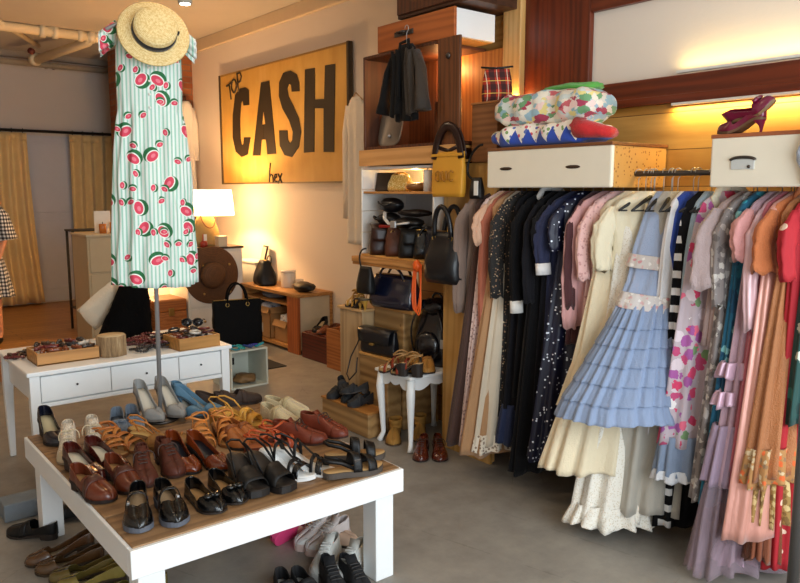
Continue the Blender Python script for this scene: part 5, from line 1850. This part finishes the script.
k = 0
for u in range(5):
    for v in range(3):
        loop_piece(k, (tA.x - .11 + .06 * u, tA.y + .07 + .065 * v, DZ + .06 + .008 * (k % 3)), .04, 'hair_clip', 'fabric hair clip lying in the left wooden tray', 'hair clips in the left tray', 'hair clip')
        k += 1
for u in range(4):
    for v in range(2):
        loop_piece(k, (tA.x - .2 + .02 * (v * 3) + .1 * (u // 2), tA.y + .3 + .04 * v + .03 * u, DZ + .001), .05, 'bead_necklace', 'dark bead necklace on the desk behind the left tray', 'necklaces behind the left tray', 'necklace')
        k += 1
for u in range(5):
    for v in range(4):
        loop_piece(k, (st.x + .17 + .05 * u + .02 * v, st.y + .06 + .075 * v + .012 * (u % 2), DZ + .001 + .016 * ((u + v) % 3)), .06, 'bead_necklace', 'dark red bead necklace in the tangle between stump and pole', 'tangled necklaces on the desk', 'necklace')
        k += 1
for u in range(5):
    for v in range(3):
        loop_piece(k, (tB.x - .085 + .042 * u, tB.y + .06 + .06 * v, DZ + .066 + .01 * ((u + v) % 3)), .032, 'bangle', 'thin bangle piled in the right wooden tray', 'bangles in the right tray', 'bangle')
        k += 1
# black headbands / glasses right
p = onz(203, 326, DZ)
t = thing('sunglasses', 'black sunglasses propped behind the bangle tray on the desk', 'sunglasses', (1.975, 4.62, DZ + .06), R(-30))
for sx in (-1, 1):
    MB().tube([(sx * .036 + .03 * math.cos(a), 0, .03 + .024 * math.sin(a)) for a in [q * PI / 10 for q in range(20)]], .005, 6, True).build('rim', BLKP, t)
    MB().lathe([(0, -.002), (.028, -.001), (.028, .001), (0, .002)], 18, M=Matrix.Translation((sx * .036, 0, .03)) @ Matrix.Rotation(PI / 2, 4, 'X')).build('lens', plain('#1c1a1e', .08, coat=.5), t)
    MB().tube([(sx * .066, 0, .04), (sx * .07, .05, .04), (sx * .068, .12, .025)], .004, 6).build('temple', BLKP, t)
MB().tube([(-.008, 0, .036), (0, 0, .04), (.008, 0, .036)], .004, 6).build('bridge', BLKP, t)
t = thing('stand_block', 'small black stand carrying the sunglasses on the desk', 'stand', (1.975, 4.62, DZ))
MB().lathe([(0, 0), (.05, 0), (.045, .01), (.012, .02), (.012, .055), (.04, .06), (0, .06)], 16).build('stand', BLACKM, t)
# black furry hanging clutch & pillow behind the stump
pf = ony(120, 325, 4.86)
t = thing('fur_stole', 'shaggy black fur stole heaped behind the log stump on the desk', 'stole', (1.61, 4.78, DZ))
body = MB().loft([[(cx_ + w_ * math.cos(a) * (1 + .06 * math.sin(7 * a + z_ * 30)), d_ * math.sin(a) * (1 + .08 * math.sin(5 * a)), z_) for a in [q * PI / 16 for q in range(32)]] for z_, w_, d_, cx_ in ((0, .15, .09, -.02), (.03, .17, .1, -.02), (.14, .145, .09, 0), (.26, .11, .075, .03), (.36, .085, .06, .045), (.385, .05, .04, .05))])
gg = random.Random(5)
body.build('stole', cloth('#080707', .95, .2, 0, spec=.1), t)
mb = MB()
for q in range(420):
    a, b = gg.uniform(0, 2 * PI), gg.uniform(-.9, 1.45)
    d = Vector((math.cos(b) * math.cos(a), math.cos(b) * math.sin(a), math.sin(b)))
    hz = .5 + .5 * d.z
    p0 = Vector((-.02 + .07 * hz + d.x * (.17 - .06 * hz), d.y * (.1 - .03 * hz), .02 + .34 * hz))
    p1 = p0 + Vector((d.x * .02 + gg.uniform(-.01, .01), d.y * .02, -.03 + d.z * .012))
    sdv = Vector((-d.y, d.x, 0)).normalized() * .003
    o = len(mb.v)
    mb.add([p0 - sdv, p0 + sdv, p1], [(0, 1, 2)])
mb.build('fur', cloth('#080706', .9, .2, 0, spec=.1), t)['kind'] = 'stuff'
t = thing('cushion', 'cream square cushion leaning on the fur stole at the back of the desk', 'cushion', (1.5, 4.9, DZ + .22), 0)
t.rotation_euler = (R(12), R(-38), 0)
rows = []
mb = MB()
for sg in (-1, 1):
    rows = []
    for i in range(15):
        a = -1 + 2 * i / 14
        rows.append([(a * .15 * (1 - .06 * b * b), sg * .05 * (max(0, (1 - a ** 4) * (1 - b ** 4))) ** .6, b * .1 * (1 - .06 * a * a)) for b in [-1 + 2 * j / 12 for j in range(13)]])
    mb.grid(rows)
mb.build('cushion_cover', cloth('#cbbba4', .9), t)
MB().tube([(-.145, 0, -.095), (.145, 0, -.095), (.145, 0, .095), (-.145, 0, .095)], .004, 6, True).build('piping', cloth('#c2b096'), t)

# ------------------------------------------------------------------ person at the far left edge
def person():
    t = thing('person', 'person at the left edge in a black and white gingham dress, back turned', 'person', (1.50, 8.72, 0), R(150))
    me = bpy.data.meshes.new('body')
    V = [(0, 0, .93), (0, 0, 1.12), (0, .01, 1.3), (0, .0, 1.43), (0, .01, 1.52), (0, .02, 1.6), (0, .02, 1.7),
         (.09, 0, .88), (.1, .01, .5), (.1, -.02, .1), (.1, .07, .04), (.1, .15, .03),
         (-.09, 0, .88), (-.1, .01, .5), (-.1, -.02, .1), (-.1, .07, .04), (-.1, .15, .03),
         (.17, 0, 1.4), (.22, -.01, 1.13), (.2, .12, .95), (.19, .17, .9),
         (-.17, 0, 1.4), (-.22, -.01, 1.13), (-.2, .12, .95), (-.19, .17, .9)]
    E_ = [(0, 1), (1, 2), (2, 3), (3, 4), (4, 5), (5, 6), (0, 7), (7, 8), (8, 9), (9, 10), (10, 11), (0, 12), (12, 13), (13, 14), (14, 15), (15, 16),
          (3, 17), (17, 18), (18, 19), (19, 20), (3, 21), (21, 22), (22, 23), (23, 24)]
    rad = [(.15, .1), (.12, .09), (.14, .1), (.1, .08), (.045, .045), (.075, .09), (.06, .08), (.085, .085), (.055, .055), (.038, .038), (.035, .03), (.03, .022), (.085, .085), (.055, .055), (.038, .038), (.035, .03), (.03, .022), (.055, .055), (.04, .04), (.03, .03), (.025, .025), (.055, .055), (.04, .04), (.03, .03), (.025, .025)]
    me.from_pydata([Vector(v) for v in V], E_, [])
    o = bpy.data.objects.new('body', me)
    COL.objects.link(o)
    o.parent = t
    me.materials.append(plain('#c98a68', .5, var=.05, bump=.03))
    sk = o.modifiers.new('skin', 'SKIN')
    for d, r in zip(me.skin_vertices[0].data, rad):
        d.radius = r
    me.skin_vertices[0].data[0].use_root = True
    q = o.modifiers.new('sub', 'SUBSURF')
    q.levels = q.render_levels = 2
    for sx in (-1, 1):
        hb_ = (sx * .19, .18, .89)
        for f in range(4):
            MB().tube([(hb_[0] + (f - 1.5) * .016, .18, .885), (hb_[0] + (f - 1.5) * .018, .215, .865), (hb_[0] + (f - 1.5) * .018, .235, .835 + .004 * abs(f - 1.5))], [.009, .0085, .007], 8).build('finger', plain('#c98a68', .5, var=.05, bump=.03), t)
        MB().tube([(hb_[0] - sx * .02, .17, .9), (hb_[0] - sx * .042, .19, .88), (hb_[0] - sx * .045, .21, .865)], [.01, .009, .008], 8).build('thumb', plain('#c98a68', .5, var=.05, bump=.03), t)
        MB().ell((sx * .032, .105, 1.635), (.012, .008, .009), 10, 7).build('eye', plain('#2a1c14', .2), t)
        MB().ell((sx * .083, .02, 1.62), (.012, .02, .03), 10, 7).build('ear', plain('#c98a68', .5, var=.05, bump=.03), t)
        MB().ell((sx * .1, .07, .04), (.045, .125, .04), 16, 9).build('shoe', BLK, t)
    MB().ell((0, .12, 1.6), (.014, .02, .022), 10, 7).build('nose', plain('#c98a68', .5, var=.05, bump=.03), t)
    MB().ell((0, .108, 1.565), (.025, .008, .008), 10, 7).build('mouth', plain('#a85048', .5), t)
    GM = gingham('#ece8e0', '#7d7a78', '#1c1a1c', 26)
    MB().loft(garment_body([(.5, .26, .2, 1.2), (.75, .215, .165, .9), (.98, .165, .125, .2), (1.15, .155, .12, .1), (1.32, .185, .125, .1), (1.41, .17, .09, .1), (1.45, .08, .07, 0)], .02, 9, seed=15)).build('gingham_dress', GM, t)
    for sx in (-1, 1):
        MB().tube([(sx * .14, 0, 1.41), (sx * .2, 0, 1.34), (sx * .235, -.005, 1.2), (sx * .25, 0, 1.1)], [.075, .08, .085, .1], 14).build('ruffled_sleeve', GM, t)
    HR = plain('#7a431c', .5, var=.2, scale=40)
    MB().ell((0, -.01, 1.67), (.105, .115, .115), 20, 12).build('hair', HR, t)
    MB().loft([[(w * math.cos(a), -.07 + d * math.sin(a), z) for a in [q * PI / 10 for q in range(20)]] for z, w, d in ((1.2, .05, .02), (1.3, .1, .045), (1.45, .115, .055), (1.6, .11, .07), (1.7, .09, .06))]).build('long_hair', HR, t)
    t.location.x = 1.47


person()

# ------------------------------------------------------------------ clothes on the rail
GH = 'black hangers on the clothes rail'
RX = 3.15


def garment(name, label, cat, px, mat, w=.2, hem=.3, hw=.2, hd=.05, waist=None, top=1.615, rz=-14, fold=.013, nf=9, sl=None, lean=(0, 0), tiers=(), collar=None, d=.032, hang=True, sleeveless=False, n=72, extra=None, dz=0):
    y = onx(px, 260, RX - w)[1]
    t = thing(name, label, cat, (RX, y, hem), R(rz))
    a = -R(rz)
    lx = lean[0] * math.cos(a) - lean[1] * math.sin(a)
    ly = lean[0] * math.sin(a) + lean[1] * math.cos(a)
    T = top - hem
    prof = [(0, hw, hd, 1.3)]
    if waist:
        prof += [(waist[0] - hem, waist[1], d * 1.1, .6)]
    sh_w = w * (.62 if sleeveless else .92)
    prof += [(T - .26, w * .84, d * 1.15, .4), (T - .1, w * .9 if not sleeveless else w * .72, d * 1.05, .25), (T - .065, sh_w, d, .15), (T - .03, w * .6, d * .8, .1), (T, .065, d * .7, .05)]
    prof.sort(key=lambda q: q[0])
    sd = hash_(label)
    MB().loft(garment_body(prof, fold, nf, n, sd, (lx, ly)), True, True).build('body', mat, t)
    if sl:
        ln, sm, r = sl[:3]
        r = r * .74
        for s_ in (-1, 1):
            k = 1 if s_ < 0 else .7
            p0 = Vector((s_ * (w * .8), 0, T - .075))
            pts = [p0, p0 + Vector((s_ * .045, -.006, -min(.1, ln * .3))), p0 + Vector((s_ * .06 * k, -.016, -ln * .6)), p0 + Vector((s_ * .055 * k, -.026, -ln))]
            rr = [r * .45, r, r * .95, r * (sl[4] if len(sl) > 4 else .85)]
            fine, fr = [], []
            for i in range(13):
                q = i / 12 * 3
                i0 = min(2, int(q))
                fine.append(pts[i0].lerp(pts[i0 + 1], q - i0))
                fr.append((rr[i0] + (rr[i0 + 1] - rr[i0]) * (q - i0)) * (1 + .07 * math.sin(i * 2.3 + sd)))
            rings = []
            for i, (c_, r_) in enumerate(zip(fine, fr)):
                q = i / 12
                ring = []
                for j in range(30):
                    b_ = 2 * PI * j / 30
                    rr_ = r_ * (1 + (.05 + .09 * q) * math.sin(5 * b_ + sd + 2.5 * q) + .04 * math.sin(9 * b_ - 6 * q + sd))
                    ring.append((c_.x + rr_ * math.cos(b_), c_.y + .55 * rr_ * math.sin(b_), c_.z + .012 * math.sin(4 * b_ + sd) * q + .25 * s_ * rr_ * math.cos(b_) * (1 - q)))
                rings.append(ring)
            MB().loft(rings).build('sleeve', sm, t)
            if len(sl) > 3 and sl[3]:
                e0, e1 = fine[-1], fine[-1] + (fine[-1] - fine[-2]).normalized() * .05
                MB().tube([fine[-1].lerp(fine[-2], .3), e1], fr[-1] * 1.12, 14, flat=(1, .66)).build('cuff', sl[3], t)
    for i, tr in enumerate(tiers):
        nm, z0, z1, w0, w1, d0, d1, tm = tr[:8]
        ff = tr[8] if len(tr) > 8 else fold * 1.2
        f1 = lambda z: (1 - max(0, min(1, (z - hem) / T))) ** 1.3
        fine = nm == 'tulle_tier'
        b = garment_body([(z0 - hem, w0, d0, 1.2), ((z0 * .3 + z1 * .7) - hem, w0 * .35 + w1 * .65, d0 * .35 + d1 * .65, .8), (z1 - hem, w1, d1, .35)], ff, 23 if fine else nf + 4 + i, 200 if fine else 84, sd + (0 if fine else i))
        b = [[(p[0] + lx * f1(hem + p[2]), p[1] + ly * f1(hem + p[2]), p[2]) for p in r] for r in b]
        MB().loft(b, False, False).build(nm, tm, t, solid=.003)
    if collar:
        MB().tube([(-.07, -d * .8, T - .09), (-.085, -d * .6, T - .03), (-.05, 0, T + .012), (0, .01, T + .018), (.05, 0, T + .012), (.085, -d * .6, T - .03), (.02, -d * 1.2, T - .14)], .016, 8, flat=(1.2, .7)).build('collar', collar, t)
    if extra:
        extra(t, T, w, d, lx, ly)
    if hang:
        hanger(y, RX, 1.70 + dz, R(rz), w * .8, BLACKM, ('black slim hanger holding the ' + ' '.join(label.split(',')[0].split(' with ')[0].split()[:10])), GH)
    return t


def hash_(s):
    h = 7
    for c in s:
        h = (h * 31 + ord(c)) % 10007
    return h


BKC = cloth('#0e0d10', .9, .1, .05, spec=.2)
BKC2 = cloth('#15141a', .85, .1, .05, spec=.2)
CRM = cloth('#ead9b8', .8, .06, .2)
CRML = lace('#efe4cc', '#d2bf9a', 60)
IVL = lace('#ece6da', '#d8ccb8', 110)
NAVY = cloth('#1c2346', .8, .1, .1)
SEQ = dots('#0a0f2c', '#e4eaf8', 52, .27, .5, frac=.5)
BKFL = floral('#1a1614', ('#b08a6a', '#8a6a52', '#c9b090', '#6a4a3a'), 75, .32, frac=.6)
PNKC = cloth('#d8a2a0', .85, .08, .2)
MINKC = cloth('#6b574d', .85, .1, .15)

garment('coat', 'taupe grey long sleeved coat, first garment at the left end of the rail', 'coat', 470, cloth('#8a7468', .85), .2, .95, .2, .05, sl=(.62, cloth('#8a7468', .85), .055), rz=-28)
garment('long_dress', 'dark brown floor-length dress beside the taupe coat', 'dress', 478, cloth('#4a2f26', .8), .19, .16, .22, .05, rz=-20, lean=(-.14, 0), fold=.01)
garment('lace_dress', 'pale pink lace long dress right of the dark brown dress', 'dress', 484, lace('#dcc2bc', '#a88a88', 55), .2, .17, .22, .045, rz=-20, lean=(-.1, 0))
garment('blouse', 'peach cream blouse over the pale pink lace dress', 'blouse', 489, cloth('#e2bfa0', .8), .2, 1.0, .19, .04, sl=(.22, cloth('#dcae90', .8), .06), rz=-22)
garment('wrap_dress', 'rust pink dress with long hanging sleeve near the left rail end', 'dress', 492, cloth('#b5664c', .85), .19, .78, .2, .045, sl=(.78, cloth('#b5664c', .85), .042), rz=-18)
garment('long_skirt', 'tan beige floor-length gown near the left rail end', 'gown', 497, cloth('#b98c62', .85, .08), .19, .14, .26, .06, rz=-20, lean=(-.12, 0), fold=.016)
garment('fringed_dress', 'cream dress with fringed hem beside the tan beige gown', 'dress', 503, cloth('#e0d0b8', .85), .18, .2, .24, .05, rz=-16, lean=(-.08, 0), tiers=(('fringe', .16, .26, .25, .24, .055, .05, lace('#e4d6c2', '#8a7460', 50)),))
garment('floral_dress', 'black dress sprinkled with tiny beige flowers and long sleeves', 'dress', 506, BKFL, .2, .35, .21, .05, sl=(.5, BKFL, .058), rz=-22)
garment('navy_hem_dress', 'black dress with navy blue hem beside the tiny flowered dress', 'dress', 516, BKC2, .18, .42, .21, .05, rz=-14, tiers=(('hem_band', .22, .44, .24, .21, .06, .052, cloth('#16264e', .7)),))
garment('collared_dress', 'black dress with white collar and white cuffs', 'dress', 525, BKC, .2, .5, .2, .05, sl=(.52, BKC, .05, cloth('#ece8e2')), collar=cloth('#ece8e2'), rz=-18)
garment('black_gown', 'plain black floor-length gown with hem just above the floor', 'gown', 536, BKC, .2, .11, .24, .06, sl=(.5, BKC2, .05), rz=-14, lean=(-.06, 0), fold=.016)
garment('black_dress', 'black short sleeved dress left of the navy white-cuffed dress', 'dress', 545, BKC2, .19, .3, .2, .05, sl=(.25, BKC, .06), rz=-12)
garment('cuffed_dress', 'navy dress with short sleeve ending in a white cuff', 'dress', 555, NAVY, .21, .3, .2, .05, sl=(.3, NAVY, .06, cloth('#eceaea')), rz=-26)
garment('sequin_gown', 'navy sequin gown sparkling with silver dots', 'gown', 566, SEQ, .2, .24, .27, .06, rz=-22, lean=(-.08, 0), sl=(.22, SEQ, .055), fold=.016)
garment('maroon_blouse', 'dark maroon sheer blouse between the sequin gown and pink cardigan', 'blouse', 577, cloth('#4c2024', .8), .19, .85, .19, .04, sl=(.5, cloth('#4c2024', .8), .045), rz=-12)


def stripes(t, T, w, d, lx, ly):
    for i in range(3):
        MB().box((-.03, -d * 2.4 - .006, T - .42 - .03 * i), (.05, -d * 2.4, T - .405 - .03 * i), Matrix.Rotation(R(12), 4, 'Y')).build('dark_stripe', BLACKM, t)


garment('cardigan', 'pale pink long sleeved cardigan with button front', 'cardigan', 586, PNKC, .21, .95, .19, .045, sl=(.6, PNKC, .055), rz=-30)
garment('lace_blouse', 'dusty pink lace blouse right of the pink cardigan', 'blouse', 596, lace('#dcb0aa', '#bf8e8a', 60), .2, .98, .19, .04, sl=(.35, lace('#dcb0aa', '#bf8e8a', 60), .05), rz=-24)
garment('cream_gown', 'cream tiered gown hanging below and left of the blue tulle dress', 'gown', 612, CRM, .19, .32, .19, .08, rz=-42, lean=(-.3, .0), fold=.016,
        tiers=(('tier', .58, .84, .2, .17, .09, .07, CRM), ('lace_tier', .3, .6, .235, .195, .11, .09, CRM, .016)))


def ribbon(t, T, w, d, lx, ly):
    MB().tube([(-.02, -d * 1.6, T - .03), (-.05, -d * 2, T - .1), (-.07, -d * 2, T - .18)], .007, 6, flat=(1, .4)).build('black_ribbon', BLACKM, t)
    for x0, x1, z1 in ((-.03, -.08, .5), (.02, .0, .6), (.05, .06, .42)):
        MB().tube(bez((x0, -d * 1.4, T - .06), (x0, -d * 2.6, T - .2), (x1, -d * 2.2, T - .35), (x1, -d * 2.4, T - z1), 10), .022, 8, flat=(1, .3)).build('chiffon_tie', CRM, t)


garment('chiffon_blouse', 'cream chiffon blouse with ruffles and black neck ribbon', 'blouse', 622, cloth('#ece0c2', .8, .05), .21, .98, .2, .06, sl=(.3, cloth('#ece0c2', .8, .05), .07), rz=-38, extra=ribbon, d=.045)
garment('white_lace_gown', 'white lace gown whose hem trails lowest to the floor', 'gown', 630, IVL, .17, .08, .17, .08, rz=-44, lean=(-.28, -.02), fold=.018, tiers=(('hem_frill', .06, .15, .2, .17, .1, .08, IVL, .02),))
TUL = cloth('#a2b0cc', .9, .06, .2)
TULS = cloth('#98a9c8', .9, .06, .2, alpha=.8)


def tulle_trim(t, T, w, d, lx, ly):
    LB_ = floral('#d8cfca', ('#c98f92', '#cfa8a6', '#e6e0da', '#e6e0da'), 42, .36)
    f1 = lambda z: (1 - max(0, min(1, z / T))) ** 1.3
    for z0, z1, w0, w1, d0 in ((T - .36, T - .3, .127, .122, .048), (T - .54, T - .47, .125, .12, .062)):
        b = garment_body([(z0, w0 + .006, d0 + .01, .4), (z1, w1 + .004, d0 + .004, .4)], .006, 11, 84, 3)
        n_ = [[(p[0] + lx * f1(p[2] + .05 * p[0]), p[1] + ly * f1(p[2]), p[2] - .12 * p[0]) for p in r] for r in b]
        MB().loft(n_, False, False).build('lace_band', LB_, t, solid=.003)


garment('tulle_dress', 'pale blue tulle prom dress with tiered skirt and lace bands', 'dress', 650, TUL, .15, .66, .2, .1, waist=(1.22, .115), rz=-46, lean=(-.33, .02), fold=.01, sleeveless=True, extra=tulle_trim, d=.04,
        tiers=[('tulle_tier', zb_, zb_ + .11, .15 + .125 * k_ / 5, .116 + .112 * k_ / 5, .098 + .065 * k_ / 5, .064 + .06 * k_ / 5, TULS, .0075) for k_, zb_ in enumerate((1.0, .92, .84, .76, .68, .6))])
garment('sheer_gown', 'off-white sheer long skirt gown beneath the right of the tulle dress', 'gown', 655, cloth('#c4bdb0', .85, .05, .2, alpha=.85), .16, .14, .16, .08, rz=-44, lean=(-.18, -.03), fold=.016, sleeveless=True)
garment('slip_dress', 'plain white slip dress right of the blue tulle dress', 'dress', 668, cloth('#eae8ea', .7, .04), .18, .35, .2, .05, rz=-22, sleeveless=True)
garment('sleeveless_shirt', 'royal blue and white V-shaped top against the white slip dress', 'top', 674, cloth('#2448a8', .7), .17, 1.18, .1, .035, rz=-30, sleeveless=True)
def squares_mat():
    k = N('white_squares')
    q = k.n('SeparateXYZ')
    k.l(k.co.outputs['Object'], q.inputs[0])
    f = k.math('LESS_THAN', k.math('FRACT', k.math('MULTIPLY', q.outputs[2], 13)), .42)
    f = k.math('MULTIPLY', f, k.math('LESS_THAN', k.math('ABSOLUTE', k.math('ADD', q.outputs[0], .172)), .022))
    k.bump(k.noise(k.mapping(), 16, 3), .3, .01)
    return k.fin(k.mix(f, '#0e0d10', '#d8d6d4'), .85, spec=.2)


garment('square_dress', 'long black dress with column of white squares', 'dress', 684, squares_mat(), .2, .08, .2, .05, rz=-24, sleeveless=True)
garment('pale_blue_dress', 'pale blue dress beside the bright pink floral dress', 'dress', 692, cloth('#9fb6c6', .8), .18, .5, .19, .05, rz=-18, sleeveless=True)
FLP = floral('#cdbcc4', ('#d8406a', '#e86a86', '#7a9a6a', '#f0eae8', '#a85aa0', '#c44a78', '#e0d0d8'), 19, .5)
garment('floral_gown', 'bright pink floral dress with cream collar and denim-blue underskirt', 'dress', 702, FLP, .21, .5, .24, .06, rz=-30, lean=(-.06, 0), collar=cloth('#e8e4cc'), sleeveless=True,
        tiers=(('underskirt', .36, .54, .25, .23, .065, .055, cloth('#8a9ab4', .9)), ('lace_edge', .34, .385, .255, .25, .07, .065, cloth('#e8e8ec'))))
SHB2 = cloth('#b59a94', .8, .15, .3)
garment('sheer_blouse', 'grey pink sheer blouse with loose short sleeve', 'blouse', 726, SHB2, .2, .95, .19, .045, sl=(.33, cloth('#b9a2a0', .8, .15, .3), .085, None, 1.25), rz=-26)
garment('brocade_dress', 'silver grey brocade dress right of the sheer blouse', 'dress', 731, floral('#8f8582', ('#b5aca6', '#6a6260', '#c9c2ba'), 30, .45), .19, .3, .21, .05, rz=-16, lean=(-.08, 0), sl=(.4, floral('#8f8582', ('#b5aca6', '#6a6260', '#c9c2ba'), 30, .45), .05))
garment('teal_dress', 'teal blue long dress with pale blossom print', 'dress', 741, floral('#15607e', ('#2f9ab0', '#0f4868', '#7ab4b8', '#1c7490'), 22, .42), .19, .3, .21, .05, rz=-14, lean=(-.08, 0))
MAU = cloth('#b8949f', .8, .08, .4)
garment('mauve_gown', 'mauve gown with satin ribbon tiers trailing to the floor', 'gown', 756, MAU, .19, .42, .21, .055, rz=-20, lean=(-.1, 0), fold=.018, sl=(.2, cloth('#dc9a96', .8), .07),
        tiers=(('ribbon_tier', .86, .92, .225, .22, .05, .048, satin('#c8a2b4')), ('ribbon_tier', .74, .8, .23, .225, .055, .05, satin('#c8a2b4')), ('net_tier', .42, .66, .25, .225, .07, .06, cloth('#a890a4', .9, .1, .2, alpha=.85)), ('net_hem', .03, .46, .29, .22, .1, .06, cloth('#b29aa6', .9, .1, .2, alpha=.38), .02), ('satin_bow', .06, .14, .16, .13, .07, .05, satin('#c9a2b8'), .02)))
garment('satin_blouse', 'pink lilac silky blouse in front of the mauve gown', 'blouse', 765, satin('#d2a6b0'), .19, .85, .2, .045, sl=(.48, satin('#d8b0b4'), .05), rz=-16)
garment('rose_dress', 'rose pink dress between the mauve gown and the satin gown', 'dress', 768, cloth('#c46a78', .75), .19, .42, .22, .06, rz=-16, lean=(-.08, 0))
garment('satin_gown', 'shiny peach pink satin gown near the right end of the rail', 'gown', 776, satin('#dc9c8c'), .21, .22, .2, .06, rz=-18, lean=(-.17, 0), fold=.01)
ORG = cloth('#cc7440', .8, .1, .2)
garment('orange_blouse', 'orange ruffled short sleeved blouse near the right end of the rail', 'blouse', 782, ORG, .21, .95, .2, .045, sl=(.24, ORG, .065, None, 1.25), rz=-22, collar=ORG)
garment('copper_skirt_dress', 'copper orange pleated dress with patterned border hem', 'dress', 790, cloth('#b5703c', .6, .15, .3), .2, .48, .25, .065, rz=-16, lean=(-.06, 0), fold=.018, nf=13,
        tiers=(('border_hem', .45, .6, .26, .245, .072, .066, floral('#b5814a', ('#d8642c', '#c9b08a', '#8a6a4a'), 40, .45)), ('gold_underskirt', .28, .47, .21, .2, .055, .05, floral('#a88244', ('#7a5a2a', '#cdb078'), 40, .5)), ('brown_underskirt', .12, .3, .19, .18, .05, .045, cloth('#8a4a2c'))))
garment('red_gown', 'red dress with white rose print at the right end of the rail', 'gown', 799, dots('#a81a26', '#e0c0a8', 12, .2, .8, frac=.5), .21, .08, .2, .05, rz=-14, sl=(.26, dots('#a81a26', '#e0c0a8', 12, .2, .8, frac=.5), .06))
garment('green_dress', 'dark teal green dress cut off by the right edge', 'dress', 812, floral('#1c4a46', ('#2f7a70', '#c9d0c0', '#123432'), 16, .4, frac=.6), .2, .7, .2, .05, rz=-12)
# spare hangers bunched on the rail
for i in range(4):
    y = onx(640 + 9 * i, 180, 3.1)[1]
    hanger(y, RX, 1.70, R(-10 + 8 * i), .17, BLACKM, 'empty black hanger bunched on the bare stretch of rail', 'empty hangers on the bare stretch of rail')

# ------------------------------------------------------------------ light
wld = bpy.data.worlds.new('world')
scene.world = wld
wld.use_nodes = True
bg = wld.node_tree.nodes['Background']
bg.inputs[0].default_value = (.75, .85, 1, 1)
bg.inputs[1].default_value = .5


def light(name, typ, loc, energy, color, rot=(0, 0, 0), size=None, size_y=None, radius=None, spot=None):
    d = bpy.data.lights.new(name, typ)
    d.energy = energy
    d.color = color
    if typ == 'AREA':
        d.shape = 'RECTANGLE'
        d.size = size
        d.size_y = size_y
    elif radius:
        d.shadow_soft_size = radius
    if spot:
        d.spot_size = spot
        d.spot_blend = .6
    o = bpy.data.objects.new(name, d)
    o.location = loc
    o.rotation_euler = rot
    COL.objects.link(o)
    return o


WARM = (1, .71, .45)
light('shop_window_daylight', 'AREA', (1.7, -1.6, 1.75), 235, (.84, .94, 1), (R(90), 0, 0), 4.2, 2.6)
for i, (x, y) in enumerate(((.6, 1.6), (1.8, 3.2), (1.6, 4.9), (.2, 6.0), (3.0, 6.4), (1.0, 8.6))):
    f = thing('ceiling_light', 'round warm ceiling lamp above the shop floor', 'ceiling light', (x, y, 3.38), 0, 'ceiling lamps')
    MB().lathe([(.1, 0), (.12, .06), (.12, .12), (0, .12)], 24, cap0=False).build('housing', WHITE_OLD, f)
    MB().lathe([(0, .03), (.1, .03), (.1, .035), (0, .035)], 20).build('lens', emit('#ffd9a0', 3), f)
    light('ceiling_lamp', 'SPOT', (x, y, 3.36), (24, 22, 24, 14, 28, 38)[i], WARM, radius=.08, spot=R(158))
light('spotlight_bulb', 'SPOT', light_spots[0], 22, (1, .78, .52), radius=.03, spot=R(150))
light('table_lamp_bulb', 'POINT', (3.56, 7.74, 1.5), 110, (1, .6, .28), radius=.05)
light('glow_lamp_bulb', 'POINT', (2.9, 8.05, .72), 16, (1, .6, .26), radius=.05)
# strip lights tucked around the beam and in the shelving
for nm, lab, loc, sz, en in (('strip_light', 'thin warm strip light hidden on top of the dark beam', (3.43, 1.7, 2.2), .7, 1.3), ('strip_light', 'thin warm strip light hidden under the dark beam', (3.40, 1.7, 2.03), .7, 4.5)):
    f = thing(nm, lab, 'strip light', loc)
    up = loc[2] > 2.1
    z0 = -.01 if up else .002
    MB().box((-.012, -sz / 2, z0), (.012, sz / 2, z0 + .012)).build('strip', WHITE_OLD, f)
    light('strip_lamp', 'AREA', (loc[0] - .005, loc[1], loc[2] + (.006 if up else -.004)), en, (1, .72, .25), (R(180) if up else 0, 0, 0), .02, sz)
light('cubby_lamp', 'POINT', (3.22, 3.8, 1.735), 2.2, (1, .66, .26), radius=.02)
light('cabinet_lamp', 'POINT', (3.32, 3.62, 2.4), 4, (1, .5, .18), radius=.03)
light('shelving_lamp', 'POINT', (3.38, 3.07, 2.16), 4, (1, .62, .2), radius=.03)

scene.view_settings.view_transform = 'Standard'
scene.view_settings.look = 'None'
scene.view_settings.gamma = 1
scene.view_settings.exposure = 0
